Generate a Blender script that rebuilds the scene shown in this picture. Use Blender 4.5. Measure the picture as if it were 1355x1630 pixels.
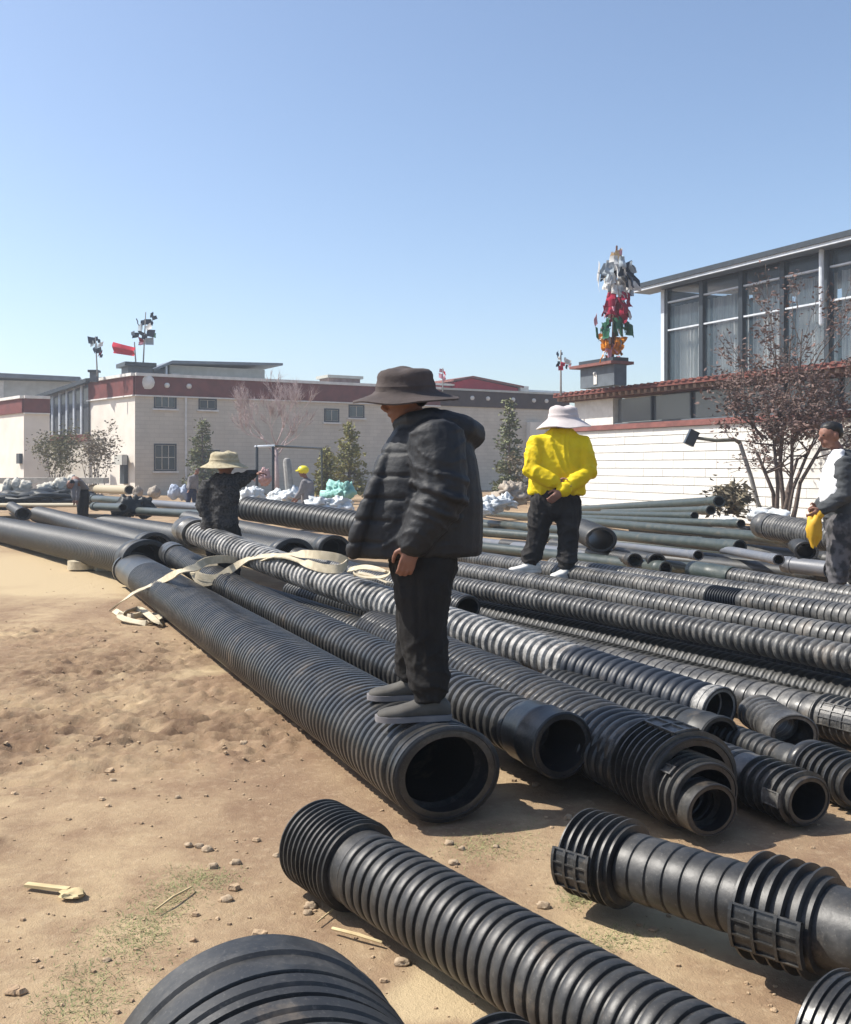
import bpy, bmesh, math, random
from mathutils import Vector, Matrix, noise
R = math.radians
random.seed(7)
for o in list(bpy.data.objects): bpy.data.objects.remove(o)
sc = bpy.context.scene
C = sc.collection

# ------------------------------------------------------------------ camera, sky, sun, exposure
FPX, HORIZ, CX, CAMH = 1600.0, 742.0, 677.5, 1.75      # focal length and horizon in photo pixels
cam_d = bpy.data.cameras.new('camera'); cam = bpy.data.objects.new('camera', cam_d); C.objects.link(cam)
cam_d.sensor_fit = 'HORIZONTAL'; cam_d.sensor_width = 36; cam_d.lens = 36 * FPX / 1355
cam_d.shift_y = -(815 - HORIZ) / 1355
cam_d.clip_start = 0.05; cam_d.clip_end = 5000
cam.location = (0, 0, CAMH); cam.rotation_euler = (R(90), 0, 0)
sc.camera = cam
SUN_EL, SUN_AZ = R(50), math.atan2(-0.98, 0.12)          # direction to the sun: left, a little beyond
S = Vector((math.sin(SUN_AZ) * math.cos(SUN_EL), math.cos(SUN_AZ) * math.cos(SUN_EL), math.sin(SUN_EL)))
world = bpy.data.worlds.new('World'); sc.world = world; world.use_nodes = True
wn = world.node_tree.nodes; wl = world.node_tree.links
sky = wn.new('ShaderNodeTexSky'); sky.sky_type = 'NISHITA'; sky.sun_disc = False
sky.sun_elevation = SUN_EL; sky.sun_rotation = SUN_AZ
sky.altitude = 800; sky.air_density = 1.0; sky.dust_density = 2.6; sky.ozone_density = 1.3
wl.new(sky.outputs[0], wn['Background'].inputs[0]); wn['Background'].inputs[1].default_value = 0.115
sl = bpy.data.lights.new('sun', 'SUN'); sl.energy = 4.2; sl.angle = R(0.5); sl.color = (1.0, 0.95, 0.87)
so = bpy.data.objects.new('sun', sl); C.objects.link(so); so.rotation_euler = (-S).to_track_quat('-Z', 'Y').to_euler()
so.location = (-20, 5, 30)
vs = sc.view_settings; vs.view_transform = 'Standard'; vs.look = 'None'; vs.exposure = 0.78; vs.gamma = 1; vs.use_curve_mapping = False

# ------------------------------------------------------------------ helpers
def W(px, py, d):  return Vector(((px - CX) / FPX * d, d, CAMH - (py - HORIZ) / FPX * d))
def Ps(px, py, s): return W(px, py, FPX / s)
def Pz(px, py, z): return W(px, py, (CAMH - z) * FPX / (py - HORIZ))
def lerp(a, b, t): return a + (b - a) * t

class G:
    def __init__(self): self.v = []; self.f = []
    def add(self, v, f):
        b = len(self.v); self.v += [Vector(p) for p in v]; self.f += [tuple(i + b for i in q) for q in f]
    def box(self, c, sx, sy, sz, M=None):
        vs_ = [Vector((x, y, z)) for x in (-sx/2, sx/2) for y in (-sy/2, sy/2) for z in (-sz/2, sz/2)]
        if M is not None: vs_ = [M @ p for p in vs_]
        self.add([p + Vector(c) for p in vs_], [(0,1,3,2),(4,6,7,5),(0,4,5,1),(2,3,7,6),(0,2,6,4),(1,5,7,3)])
    def hexa(self, p):      # 8 points: bottom 4 ccw, top 4 ccw
        self.add(p, [(3,2,1,0),(4,5,6,7),(0,1,5,4),(1,2,6,5),(2,3,7,6),(3,0,4,7)])
    def rings(self, rs, close=True, cap=(True, True)):
        n = len(rs[0]); b = len(self.v)
        for r in rs: self.v += [Vector(p) for p in r]
        for k in range(len(rs) - 1):
            for i in range(n if close else n - 1):
                j = (i + 1) % n
                self.f.append((b+k*n+i, b+k*n+j, b+(k+1)*n+j, b+(k+1)*n+i))
        if cap[0]: self.f.append(tuple(b + i for i in reversed(range(n))))
        if cap[1]: self.f.append(tuple(b + (len(rs)-1)*n + i for i in range(n)))
    def tube(self, path, rad, n=12, ref=None, round_=True):
        """rad: scalars or (a,b) pairs; a along the reference side axis"""
        path = [Vector(p) for p in path]; rad = [r if isinstance(r, tuple) else (r, r) for r in rad]
        if round_:
            d0 = (path[0]-path[1]).normalized(); d1 = (path[-1]-path[-2]).normalized()
            r0, r1 = min(rad[0]), min(rad[-1])
            P = [path[0]+d0*r0*.95, path[0]+d0*r0*.7] + path + [path[-1]+d1*r1*.7, path[-1]+d1*r1*.95]
            Q = [tuple(x*.28 for x in rad[0]), tuple(x*.72 for x in rad[0])] + rad + [tuple(x*.72 for x in rad[-1]), tuple(x*.28 for x in rad[-1])]
        else: P, Q = path, rad
        rs = []; side = Vector(ref) if ref is not None else None
        for i, p in enumerate(P):
            t = (P[min(i+1, len(P)-1)] - P[max(i-1, 0)]).normalized()
            if side is None:
                side = t.cross(Vector((0,0,1)))
                if side.length < .05: side = Vector((1,0,0))
            s_ = (side - t * side.dot(t)).normalized(); u = t.cross(s_)
            if ref is None: side = s_
            rs.append([p + s_*math.cos(2*math.pi*k/n)*Q[i][0] + u*math.sin(2*math.pi*k/n)*Q[i][1] for k in range(n)])
        self.rings(rs)
    def ell(self, c, r, M=None, n=14, m=9):
        rs = []
        for k in range(1, m):
            a = math.pi * k / m
            ring = []
            for i in range(n):
                b = 2*math.pi*i/n
                p = Vector((r[0]*math.sin(a)*math.cos(b), r[1]*math.sin(a)*math.sin(b), -r[2]*math.cos(a)))
                ring.append((M @ p if M is not None else p) + Vector(c))
            rs.append(ring)
        self.rings(rs)
    def card(self, c, u, v): c, u, v = Vector(c), Vector(u), Vector(v); self.add([c-u-v, c+u-v, c+u+v, c-u+v], [(0,1,2,3)])

def mesh(name, g, mat, smooth=True, sharp=None, off=None):
    me = bpy.data.meshes.new(name)
    v = g.v if off is None else [p - off for p in g.v]
    me.from_pydata([tuple(p) for p in v], [], g.f)
    if smooth:
        me.polygons.foreach_set('use_smooth', [True] * len(me.polygons))
        if sharp: me.set_sharp_from_angle(angle=R(sharp))
    if mat is not None: me.materials.append(mat)
    me.update(); return me

def tag(o, label=None, cat=None, group=None, kind=None):
    if label: o['label'] = label
    if cat: o['category'] = cat
    if group: o['group'] = group
    if kind: o['kind'] = kind
    return o
def thing(name, label, cat, loc=(0,0,0), group=None):
    o = bpy.data.objects.new(name, None); C.objects.link(o); o.location = loc; o.empty_display_size = .1
    return tag(o, label, cat, group)
def root_of(o):
    while o.parent: o = o.parent
    return o
def part(name, g, mat, parent, smooth=True, sharp=30, label=None, kind=None):
    """g in world coordinates, parent a thing (or one of its parts)"""
    o = bpy.data.objects.new(name, mesh(name, g, mat, smooth, sharp, Vector(root_of(parent).location)))
    C.objects.link(o); o.parent = parent
    if label: o['label'] = label
    if kind: o['kind'] = kind
    return o
def solo(name, g, mat, label, cat, group=None, kind=None, smooth=True, sharp=30):
    n = len(g.v); c = Vector((sum(p.x for p in g.v)/n, sum(p.y for p in g.v)/n, min(p.z for p in g.v)))
    o = bpy.data.objects.new(name, mesh(name, g, mat, smooth, sharp, c)); C.objects.link(o); o.location = c
    return tag(o, label, cat, group, kind)

# ------------------------------------------------------------------ materials
def nmat(name, col, col2=None, rough=.8, spec=.3, scale=6, detail=4, bump=0, bscale=None, contrast=(.35,.65), metal=0, stretch=None, sheen=0):
    m = bpy.data.materials.new(name); m.use_nodes = True; nt = m.node_tree; n = nt.nodes; l = nt.links
    b = n['Principled BSDF']; b.inputs['Roughness'].default_value = rough; b.inputs['Specular IOR Level'].default_value = spec
    b.inputs['Metallic'].default_value = metal
    if sheen: b.inputs['Sheen Weight'].default_value = sheen
    tc = n.new('ShaderNodeTexCoord'); vec = tc.outputs['Object']
    if stretch:
        mp = n.new('ShaderNodeMapping'); mp.inputs['Scale'].default_value = stretch; l.new(vec, mp.inputs[0]); vec = mp.outputs[0]
    nz = n.new('ShaderNodeTexNoise'); nz.inputs['Scale'].default_value = scale; nz.inputs['Detail'].default_value = detail
    l.new(vec, nz.inputs['Vector'])
    cr = n.new('ShaderNodeValToRGB'); cr.color_ramp.elements[0].position, cr.color_ramp.elements[1].position = contrast
    c2 = col2 or tuple(x*.75 for x in col)
    cr.color_ramp.elements[0].color = (*c2, 1); cr.color_ramp.elements[1].color = (*col, 1)
    l.new(nz.outputs[0], cr.inputs[0]); l.new(cr.outputs[0], b.inputs['Base Color'])
    if bump:
        nb = n.new('ShaderNodeTexNoise'); nb.inputs['Scale'].default_value = bscale or scale*5; nb.inputs['Detail'].default_value = 5
        l.new(vec, nb.inputs['Vector'])
        bp = n.new('ShaderNodeBump'); bp.inputs['Strength'].default_value = bump; bp.inputs['Distance'].default_value = .02
        l.new(nb.outputs[0], bp.inputs['Height']); l.new(bp.outputs[0], b.inputs['Normal'])
    return m

def plastic(name, base, dust, amount, rough, mud=.30):
    """black polyethylene with dried mud and dust in blotches"""
    m = bpy.data.materials.new(name); m.use_nodes = True; nt = m.node_tree; n = nt.nodes; l = nt.links
    b = n['Principled BSDF']; b.inputs['Specular IOR Level'].default_value = .5
    tc = n.new('ShaderNodeTexCoord')
    n1 = n.new('ShaderNodeTexNoise'); n1.inputs['Scale'].default_value = 5.0; n1.inputs['Detail'].default_value = 8; n1.inputs['Roughness'].default_value = .65
    n2 = n.new('ShaderNodeTexNoise'); n2.inputs['Scale'].default_value = 45; n2.inputs['Detail'].default_value = 4
    l.new(tc.outputs['Object'], n1.inputs['Vector']); l.new(tc.outputs['Object'], n2.inputs['Vector'])
    mr = n.new('ShaderNodeMapRange'); mr.inputs['From Min'].default_value = .42; mr.inputs['From Max'].default_value = .72
    mr.inputs['To Min'].default_value = .12*amount; mr.inputs['To Max'].default_value = amount
    l.new(n1.outputs[0], mr.inputs['Value'])
    mu = n.new('ShaderNodeMath'); mu.operation = 'MULTIPLY'; l.new(mr.outputs[0], mu.inputs[0])
    m2 = n.new('ShaderNodeMapRange'); m2.inputs['From Min'].default_value = .3; m2.inputs['From Max'].default_value = .7
    m2.inputs['To Min'].default_value = .5; m2.inputs['To Max'].default_value = 1.2
    l.new(n2.outputs[0], m2.inputs['Value']); l.new(m2.outputs[0], mu.inputs[1])
    mx = n.new('ShaderNodeMix'); mx.data_type = 'RGBA'
    mx.inputs[6].default_value = (*base, 1); mx.inputs[7].default_value = (*dust, 1)
    n3 = n.new('ShaderNodeTexNoise'); n3.inputs['Scale'].default_value = 130; n3.inputs['Detail'].default_value = 3; l.new(tc.outputs['Object'], n3.inputs['Vector'])
    m3 = n.new('ShaderNodeMapRange'); m3.inputs['From Min'].default_value = .60; m3.inputs['From Max'].default_value = .70; m3.inputs['To Max'].default_value = .35*amount+.05; l.new(n3.outputs[0], m3.inputs['Value'])
    ma = n.new('ShaderNodeMath'); ma.operation = 'ADD'; ma.use_clamp = True; l.new(mu.outputs[0], ma.inputs[0]); l.new(m3.outputs[0], ma.inputs[1])
    l.new(ma.outputs[0], mx.inputs[0])
    n4 = n.new('ShaderNodeTexNoise'); n4.inputs['Scale'].default_value = 3.0; n4.inputs['Detail'].default_value = 9; n4.inputs['Roughness'].default_value = .72; l.new(tc.outputs['Object'], n4.inputs['Vector'])
    m4 = n.new('ShaderNodeMapRange'); m4.inputs['From Min'].default_value = .58; m4.inputs['From Max'].default_value = .70; m4.inputs['To Max'].default_value = mud; l.new(n4.outputs[0], m4.inputs['Value'])
    mx2 = n.new('ShaderNodeMix'); mx2.data_type = 'RGBA'; mx2.inputs[7].default_value = (.27,.205,.14,1); l.new(m4.outputs[0], mx2.inputs[0]); l.new(mx.outputs[2], mx2.inputs[6])
    l.new(mx2.outputs[2], b.inputs['Base Color'])
    rr = n.new('ShaderNodeMath'); rr.operation = 'MULTIPLY_ADD'; rr.inputs[1].default_value = .45; rr.inputs[2].default_value = rough
    l.new(mu.outputs[0], rr.inputs[0]); l.new(rr.outputs[0], b.inputs['Roughness'])
    bp = n.new('ShaderNodeBump'); bp.inputs['Strength'].default_value = .25; bp.inputs['Distance'].default_value = .004
    l.new(n2.outputs[0], bp.inputs['Height']); l.new(bp.outputs[0], b.inputs['Normal'])
    return m

M = {}
M['hdpe']   = plastic('black_plastic', (.013,.0135,.014), (.27,.25,.215), .24, .33)
M['hdpe_g'] = plastic('grey_dusty_plastic', (.024,.024,.024), (.42,.40,.36), .40, .36)
M['hdpe_d'] = plastic('dark_plastic', (.011,.012,.012), (.16,.15,.13), .20, .46)
M['hdpe_p'] = plastic('pale_dusty_plastic', (.05,.05,.048), (.56,.54,.50), 1.0, .36)
M['hdpe_m'] = plastic('matt_black_plastic', (.014,.0145,.015), (.24,.225,.20), .26, .44, .35)
M['green']  = plastic('dark_green_plastic', (.030,.042,.038), (.20,.20,.17), .22, .40)
M['blue']   = plastic('grey_blue_plastic', (.11,.12,.14), (.3,.28,.25), .25, .45)
M['tanpipe']= plastic('beige_pipe', (.36,.31,.21), (.4,.36,.27), .4, .6)
M['section'] = plastic('dark_section_plastic', (.010,.014,.022), (.05,.055,.06), .12, .5)  # darker blue-black tone for one pipe stretch and one short patch
M['bore']   = plastic('bore_plastic', (.012,.012,.013), (.10,.09,.08), .10, .5)
# ------------------------------------------------------------------ ground
TRACKS = [(60,1010,.55),(150,1060,.6),(230,1040,.45),(120,1120,.5),(40,1160,.5),(300,1110,.4),(330,1180,.4),(90,1205,.35),(420,1160,.3),(250,960,.25)]
def rough_mask(x, y):
    m = 0
    for px, py, r in TR:
        d2 = ((x-px)**2 + (y-py)**2) / (r*r)
        if d2 < 9: m += math.exp(-d2)
    return min(m, 1.0)
TR = [(Pz(a,b,0).x, Pz(a,b,0).y, r*1.5) for a, b, r in TRACKS]
def gheight(x, y):
    if y > 40 or abs(x) > 30 or y < -6: return 0.0
    h = noise.noise((x*.55, y*.55, 3.1)) * .012 + noise.noise((x*2.3, y*2.3, 1.7)) * .006
    h += noise.noise((x*9, y*9, 4.2)) * .0035
    m = rough_mask(x, y)
    if m > .02:
        r = 1 - abs(noise.noise((x*2.4+5+.5*noise.noise((x*3,y*3,0)), y*7.5, 8.0)))*2
        h += m * (.05 * (r - .45) + .034 * noise.noise((x*12, y*16, 2.0)) + .022*noise.noise((x*26, y*32, 5.0)))
    h += .005 * max(0, noise.noise((x*14+3, y*14, 9.0)) - .2)
    return h - .012
def axis(fine0, fine1, step, lo, hi):
    a = []; x = fine0
    while x <= fine1: a.append(x); x += step
    st = step
    x = a[-1]
    while x < hi: st *= 1.22; x += st; a.append(x)
    st = step; x = a[0]
    while x > lo: st *= 1.22; x -= st; a.insert(0, x)
    return a
xs = axis(-5.4, 2.6, .034, -900, 900); ys = axis(1.9, 12.0, .038, -60, 2500)
g = G()
g.v = [Vector((x, y, gheight(x, y))) for y in ys for x in xs]
nx = len(xs)
g.f = [(j*nx+i, j*nx+i+1, (j+1)*nx+i+1, (j+1)*nx+i) for j in range(len(ys)-1) for i in range(nx-1)]
gm = bpy.data.materials.new('dry_earth'); gm.use_nodes = True
nt = gm.node_tree; n = nt.nodes; l = nt.links; b = n['Principled BSDF']; b.inputs['Roughness'].default_value = .95; b.inputs['Specular IOR Level'].default_value = .15
geo = n.new('ShaderNodeNewGeometry')
def nz_(scale, detail=5, rough=.6, vec=None, dist=0):
    t = n.new('ShaderNodeTexNoise'); t.inputs['Scale'].default_value = scale; t.inputs['Detail'].default_value = detail
    t.inputs['Roughness'].default_value = rough; t.inputs['Distortion'].default_value = dist
    l.new(vec or geo.outputs['Position'], t.inputs['Vector']); return t.outputs[0]
def ramp_(val, p0, p1, c0, c1):
    r = n.new('ShaderNodeValToRGB'); r.color_ramp.elements[0].position = p0; r.color_ramp.elements[1].position = p1
    r.color_ramp.elements[0].color = (*c0, 1); r.color_ramp.elements[1].color = (*c1, 1); l.new(val, r.inputs[0]); return r.outputs[0]
def mix_(f, a, c):
    x = n.new('ShaderNodeMix'); x.data_type = 'RGBA'
    if isinstance(f, float): x.inputs[0].default_value = f
    else: l.new(f, x.inputs[0])
    for s_, q in ((6, a), (7, c)):
        if isinstance(q, tuple): x.inputs[s_].default_value = (*q, 1)
        else: l.new(q, x.inputs[s_])
    return x.outputs[2]
mp = n.new('ShaderNodeMapping'); mp.inputs['Scale'].default_value = (1, .45, 1); mp.inputs['Rotation'].default_value = (0, 0, R(20)); l.new(geo.outputs['Position'], mp.inputs[0])
base = mix_(ramp_(nz_(.7, 5, .6, mp.outputs[0], .4), .40, .62, (0,0,0), (1,1,1)), (.25,.170,.105), (.40,.298,.180))
base = mix_(ramp_(nz_(3.2, 6, .7), .42, .68, (0,0,0), (.75,.75,.75)), base, (.19,.118,.074))
base = mix_(ramp_(nz_(22, 5, .7), .52, .78, (0,0,0), (.4,.4,.4)), base, (.52,.41,.27))
base = mix_(ramp_(nz_(90, 3, .6), .55, .8, (0,0,0), (.35,.35,.35)), base, (.20,.13,.08))
def patch_(pts, inner, outer):
    f_ = None
    for (c_, r_) in pts:
        vd = n.new('ShaderNodeVectorMath'); vd.operation = 'DISTANCE'; l.new(warp.outputs[0], vd.inputs[0]); vd.inputs[1].default_value = c_
        q = n.new('ShaderNodeMapRange'); q.interpolation_type = 'SMOOTHSTEP'; q.inputs['From Min'].default_value = r_*outer; q.inputs['From Max'].default_value = r_*inner; l.new(vd.outputs['Value'], q.inputs['Value'])
        if f_ is None: f_ = q.outputs[0]
        else:
            mxm = n.new('ShaderNodeMath'); mxm.operation = 'MAXIMUM'; l.new(f_, mxm.inputs[0]); l.new(q.outputs[0], mxm.inputs[1]); f_ = mxm.outputs[0]
    return f_
nw = n.new('ShaderNodeTexNoise'); nw.inputs['Scale'].default_value = 1.6; nw.inputs['Detail'].default_value = 5; l.new(geo.outputs['Position'], nw.inputs['Vector'])
w1 = n.new('ShaderNodeVectorMath'); w1.operation = 'MULTIPLY_ADD'; w1.inputs[1].default_value = (1.8,1.8,0); l.new(nw.outputs['Color'], w1.inputs[0])
l.new(geo.outputs['Position'], w1.inputs[2]); warp = n.new('ShaderNodeVectorMath'); warp.operation = 'SUBTRACT'; warp.inputs[1].default_value = (.9,.9,0); l.new(w1.outputs[0], warp.inputs[0])
def gp_(px, py): q = Pz(px, py, 0); return (q.x, q.y, 0)
base = mix_(patch_([(gp_(40,905), 5.0), (gp_(140,930), 2.0), (gp_(380,1060), .5), (gp_(1050,1470), .45), (gp_(640,1560), .35)], .4, 1.1), base, (.44,.34,.205))
dk = n.new('ShaderNodeMath'); dk.operation = 'MULTIPLY'; l.new(patch_([(gp_(130,1070), 1.4), (gp_(60,1170), 1.0), (gp_(330,1150), .8), (gp_(430,1170), .4), (gp_(10,1350), .3)], .2, 1.1), dk.inputs[0]); l.new(ramp_(nz_(5, 6, .7, mp.outputs[0]), .38, .62, (.15,.15,.15), (1,1,1)), dk.inputs[1])
base = mix_(dk.outputs[0], base, (.13,.080,.050))
l.new(base, b.inputs['Base Color'])
bp = n.new('ShaderNodeBump'); bp.inputs['Strength'].default_value = .55; bp.inputs['Distance'].default_value = .02
add = n.new('ShaderNodeMath'); add.operation = 'ADD'; l.new(nz_(35, 6, .7), add.inputs[0])
mm = n.new('ShaderNodeMath'); mm.operation = 'MULTIPLY'; mm.inputs[1].default_value = .5; l.new(nz_(160, 3, .6), mm.inputs[0]); l.new(mm.outputs[0], add.inputs[1])
l.new(add.outputs[0], bp.inputs['Height']); l.new(bp.outputs[0], b.inputs['Normal'])
go = bpy.data.objects.new('ground', mesh('ground', g, gm)); C.objects.link(go)
tag(go, 'dry tan and reddish brown earth of the building site', 'ground', kind='structure')

# ------------------------------------------------------------------ facades (buildings and walls seen at an angle)
class Facade:
    def __init__(s, px0, d0, u):
        s.p0 = W(px0, HORIZ, d0); s.p0.z = 0; s.u = Vector((u[0], u[1], 0)).normalized()
        nrm = Vector((s.u.y, -s.u.x, 0)); s.n = nrm if nrm.dot(-s.p0) > 0 else -nrm
    def t(s, px):
        k = (px - CX) / FPX; return (k*s.p0.y - s.p0.x) / (s.u.x - k*s.u.y)
    def z(s, px, py):
        d = (s.p0 + s.u*s.t(px)).y; return CAMH - (py - HORIZ)/FPX*d
    def pt(s, t, z, out=0): return s.p0 + s.u*t + s.n*out + Vector((0,0,z))
    def box(s, g, t0, t1, z0, z1, o0, o1):
        t0, t1 = min(t0,t1), max(t0,t1)
        p = [s.pt(t0,z0,o0), s.pt(t1,z0,o0), s.pt(t1,z0,o1), s.pt(t0,z0,o1), s.pt(t0,z1,o0), s.pt(t1,z1,o0), s.pt(t1,z1,o1), s.pt(t0,z1,o1)]
        g.hexa(p)
    def B(s, *a):
        g = G(); s.box(g, *a); return g

def siding(name, col, joint, h, w):
    """painted block work too far off to show its pieces"""
    m = nmat(name, col, tuple(x*.9 for x in col), .85, .2, 1.2, 5, .1)
    nt = m.node_tree; n = nt.nodes; l = nt.links; b = n['Principled BSDF']
    src = b.inputs['Base Color'].links[0].from_socket
    tc = n.new('ShaderNodeTexCoord'); sp = n.new('ShaderNodeSeparateXYZ'); l.new(tc.outputs['Object'], sp.inputs[0])
    cb = n.new('ShaderNodeCombineXYZ'); ad = n.new('ShaderNodeMath'); l.new(sp.outputs[0], ad.inputs[0]); l.new(sp.outputs[1], ad.inputs[1])
    l.new(ad.outputs[0], cb.inputs[0]); l.new(sp.outputs[2], cb.inputs[1])
    br = n.new('ShaderNodeTexBrick'); br.inputs['Scale'].default_value = 1; br.inputs['Brick Width'].default_value = w; br.inputs['Row Height'].default_value = h
    br.inputs['Mortar Size'].default_value = .02; br.inputs['Color1'].default_value = (1,1,1,1); br.inputs['Color2'].default_value = (.93,.93,.93,1); br.inputs['Mortar'].default_value = (*joint, 1)
    l.new(cb.outputs[0], br.inputs['Vector'])
    mx = n.new('ShaderNodeMix'); mx.data_type = 'RGBA'; mx.blend_type = 'MULTIPLY'; mx.inputs[0].default_value = 1
    l.new(src, mx.inputs[6]); l.new(br.outputs[0], mx.inputs[7]); l.new(mx.outputs[2], b.inputs['Base Color'])
    return m
M['cream'] = siding('cream_block_wall', (.60,.54,.45), (.86,.85,.84), .25, .8)
M['cream2'] = nmat('pale_render', (.74,.69,.61), (.64,.59,.52), .9, .15, .8, 5, .1)
M['band'] = nmat('dark_red_cornice_paint', (.175,.058,.052), (.13,.046,.042), .85, .15, 2)
M['brown'] = nmat('dark_brown_cornice', (.065,.042,.036), (.045,.03,.027), .85, .15, 2)  # darker brown tone for the right wing's cornice
M['white'] = nmat('white_paint', (.72,.70,.66), (.6,.58,.54), .7, .3, 3)
M['wallblock'] = nmat('white_wall_block', (.72,.705,.665), (.62,.605,.56), .85, .2, 2.5, 5, .15)
M['mortar'] = nmat('grey_joint', (.50,.49,.46), None, .95, .1, 8)
M['coping'] = nmat('red_brown_coping', (.24,.10,.085), (.17,.075,.065), .8, .2, 4)
M['tile'] = nmat('red_roof_tile', (.21,.075,.055), (.15,.055,.045), .75, .25, 5)
M['rafter'] = nmat('painted_rafter_end', (.38,.27,.20), (.26,.16,.12), .8, .2, 5)
M['wood'] = nmat('dark_wood', (.13,.06,.045), None, .8, .2, 6)
M['steel'] = nmat('dark_steel_frame', (.035,.045,.055), None, .45, .4, 6)
M['roofmetal'] = nmat('grey_sheet_roof', (.16,.19,.22), (.12,.14,.17), .5, .4, 2)
M['palemetal'] = nmat('pale_metal_trim', (.62,.66,.70), (.5,.54,.58), .5, .4, 3)
M['altar'] = nmat('grey_altar_paint', (.13,.15,.17), (.10,.115,.13), .8, .2, 3)
M['redbox'] = nmat('red_painted_room', (.42,.022,.045), (.35,.018,.036), .7, .25, 2)
M['shed'] = nmat('pale_shed_wall', (.50,.50,.46), (.42,.42,.38), .85, .2, 2)
M['curtain'] = nmat('grey_curtain', (.74,.75,.74), (.55,.56,.56), .95, .1, 3, 3, 0, None, (.4,.6), 0, (6,6,.3))
def glass(name, col, rough=.06):
    m = bpy.data.materials.new(name); m.use_nodes = True; b = m.node_tree.nodes['Principled BSDF']
    b.inputs['Base Color'].default_value = (*col, 1); b.inputs['Roughness'].default_value = rough; b.inputs['Specular IOR Level'].default_value = .5
    return m
def clear_glass(name, col, alpha):
    m = glass(name, col, .05); m.node_tree.nodes['Principled BSDF'].inputs['Alpha'].default_value = alpha; return m
M['glass'] = glass('dark_window_glass', (.05,.065,.07)); M['glass_clear'] = clear_glass('curtain_wall_glass', (.08,.12,.15), .25)
M['glass_dim'] = glass('grey_gallery_glass', (.10,.11,.12), .12)

def house_face(F, root, tL, tR, z0, z1, band_h, wall, band, thick=.4, lip=.25):
    part('wall', F.B(tL, tR, z0, z1-band_h, -thick, 0), wall, root)
    part('cornice_band', F.B(tL, tR, z1-band_h+.002, z1-.12, -thick, .12), band, root)
    part('cornice_trim', F.B(tL, tR, z1-.118, z1+.06, -thick, lip), M['white'], root)
    part('string_course', F.B(tL, tR, z1-band_h-.08, z1-band_h, .002, .17), M['white'], root)
def window(F, root, px0, py0, px1, py1, cols=3, rows=2):
    t0, t1 = F.t(px0), F.t(px1); z0, z1 = F.z(px0, py1), F.z(px0, py0)
    g = G(); w = .09
    F.box(g, t0, t1, z0, z0+w, -.1, .03); F.box(g, t0, t1, z1-w, z1, -.1, .03)
    F.box(g, t0, t0+w, z0+w, z1-w, -.1, .03); F.box(g, t1-w, t1, z0+w, z1-w, -.1, .03)
    wf = part('window', g, M['steel'], root, smooth=False)
    dt = (t1-t0-2*w)/cols; dz = (z1-z0-2*w)/rows
    for i in range(cols):
        for j in range(rows):
            part('pane', F.B(t0+w+i*dt+.025, t0+w+(i+1)*dt-.025, z0+w+j*dz+.025, z0+w+(j+1)*dz-.025, -.08, .012), M['glass'], wf, smooth=False)
    part('sill', F.B(t0-.1, t1+.1, z0-.1, z0-.002, .002, .14), M['white'], root, smooth=False)

# main two-storey house on the far side
FR = Facade(215, 60, (.86,.51)); FL = Facade(215, 60, (-.66,.75))
H1 = FR.z(215, 595)
root = thing('cream_house', 'long two-storey cream house with dark red cornice band behind the pipes', 'house', FR.p0)
tE = FR.t(700); tEnd = FR.t(905)
house_face(FR, root, 0, tE, 0, H1, 1.25, M['cream'], M['band'])
part('wall', FR.B(tE+.01, tEnd, 0, H1-1.25, -.4, .01), M['cream'], root, label='cream wall of the right wing under the dark brown cornice')
part('cornice_band', FR.B(tE+.01, tEnd, H1-1.248, H1-.12, -.4, .14), M['brown'], root, label='dark brown cornice band with white dots')
part('cornice_trim', FR.B(tE+.01, tEnd, H1-.118, H1+.02, -.4, .27), M['shed'], root)
for px in (750, 775, 815, 848, 868, 655, 690, 265, 300):
    t = FR.t(px); g = G(); p = FR.pt(t, H1-.62, .15 if px > 700 else .13); g.ell(p, (.17,.17,.17), n=10, m=6); part('cornice_stud', g, M['white'], root)
g = G(); g.ell(FR.pt(.7, H1-.5, .13), (.45,.2,.45), n=10, m=6); part('cornice_medallion', g, M['white'], root)
tl = FL.t(138)
part('wall', FL.B(.012, tl, 0, H1-1.25, -.4, 0), M['cream2'], root, label='sunlit pale end wall')
part('cornice_band', FL.B(.012, tl, H1-1.248, H1-.12, -.4, .12), M['band'], root)
part('cornice_trim', FL.B(.012, tl, H1-.118, H1+.06, -.4, .25), M['white'], root)
part('string_course', FL.B(.012, tl, H1-1.33, H1-1.25, .002, .17), M['white'], root)
g = G(); g.hexa([FR.pt(0,H1-.4,-.41), FR.pt(tEnd,H1-.4,-.41), FR.pt(tEnd,H1-.4,-12), FR.pt(0,H1-.4,-12), FR.pt(0,H1-.2,-.41), FR.pt(tEnd,H1-.2,-.41), FR.pt(tEnd,H1-.2,-12), FR.pt(0,H1-.2,-12)])
part('roof', g, M['shed'], root, smooth=False)
for w in ((245,628,281,650,3,1), (245,706,281,750,3,2), (516,650,540,672,2,1), (555,644,580,665,2,1), (316,716,350,742,3,1), (316,634,345,652,2,1)): window(FR, root, *w)
part('drain_pipe', FR.B(FR.t(294), FR.t(296.5), .2, H1-1.3, .01, .14), M['white'], root)
g = G(); FL.box(g, FL.t(197), FL.t(204), FL.z(197,770), FL.z(197,725), .005, .25); part('wall_box', g, M['steel'], root)
g = G(); FL.box(g, FL.t(196.5), FL.t(209), FL.z(197,740), FL.z(197,724), .26, .6); part('meter_box', g, M['shed'], root)
# porch blocks of the right wing
part('porch_wall', FR.B(FR.t(838), FR.t(862), 0, FR.z(838,672), .02, .5), M['cream2'], root)

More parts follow.
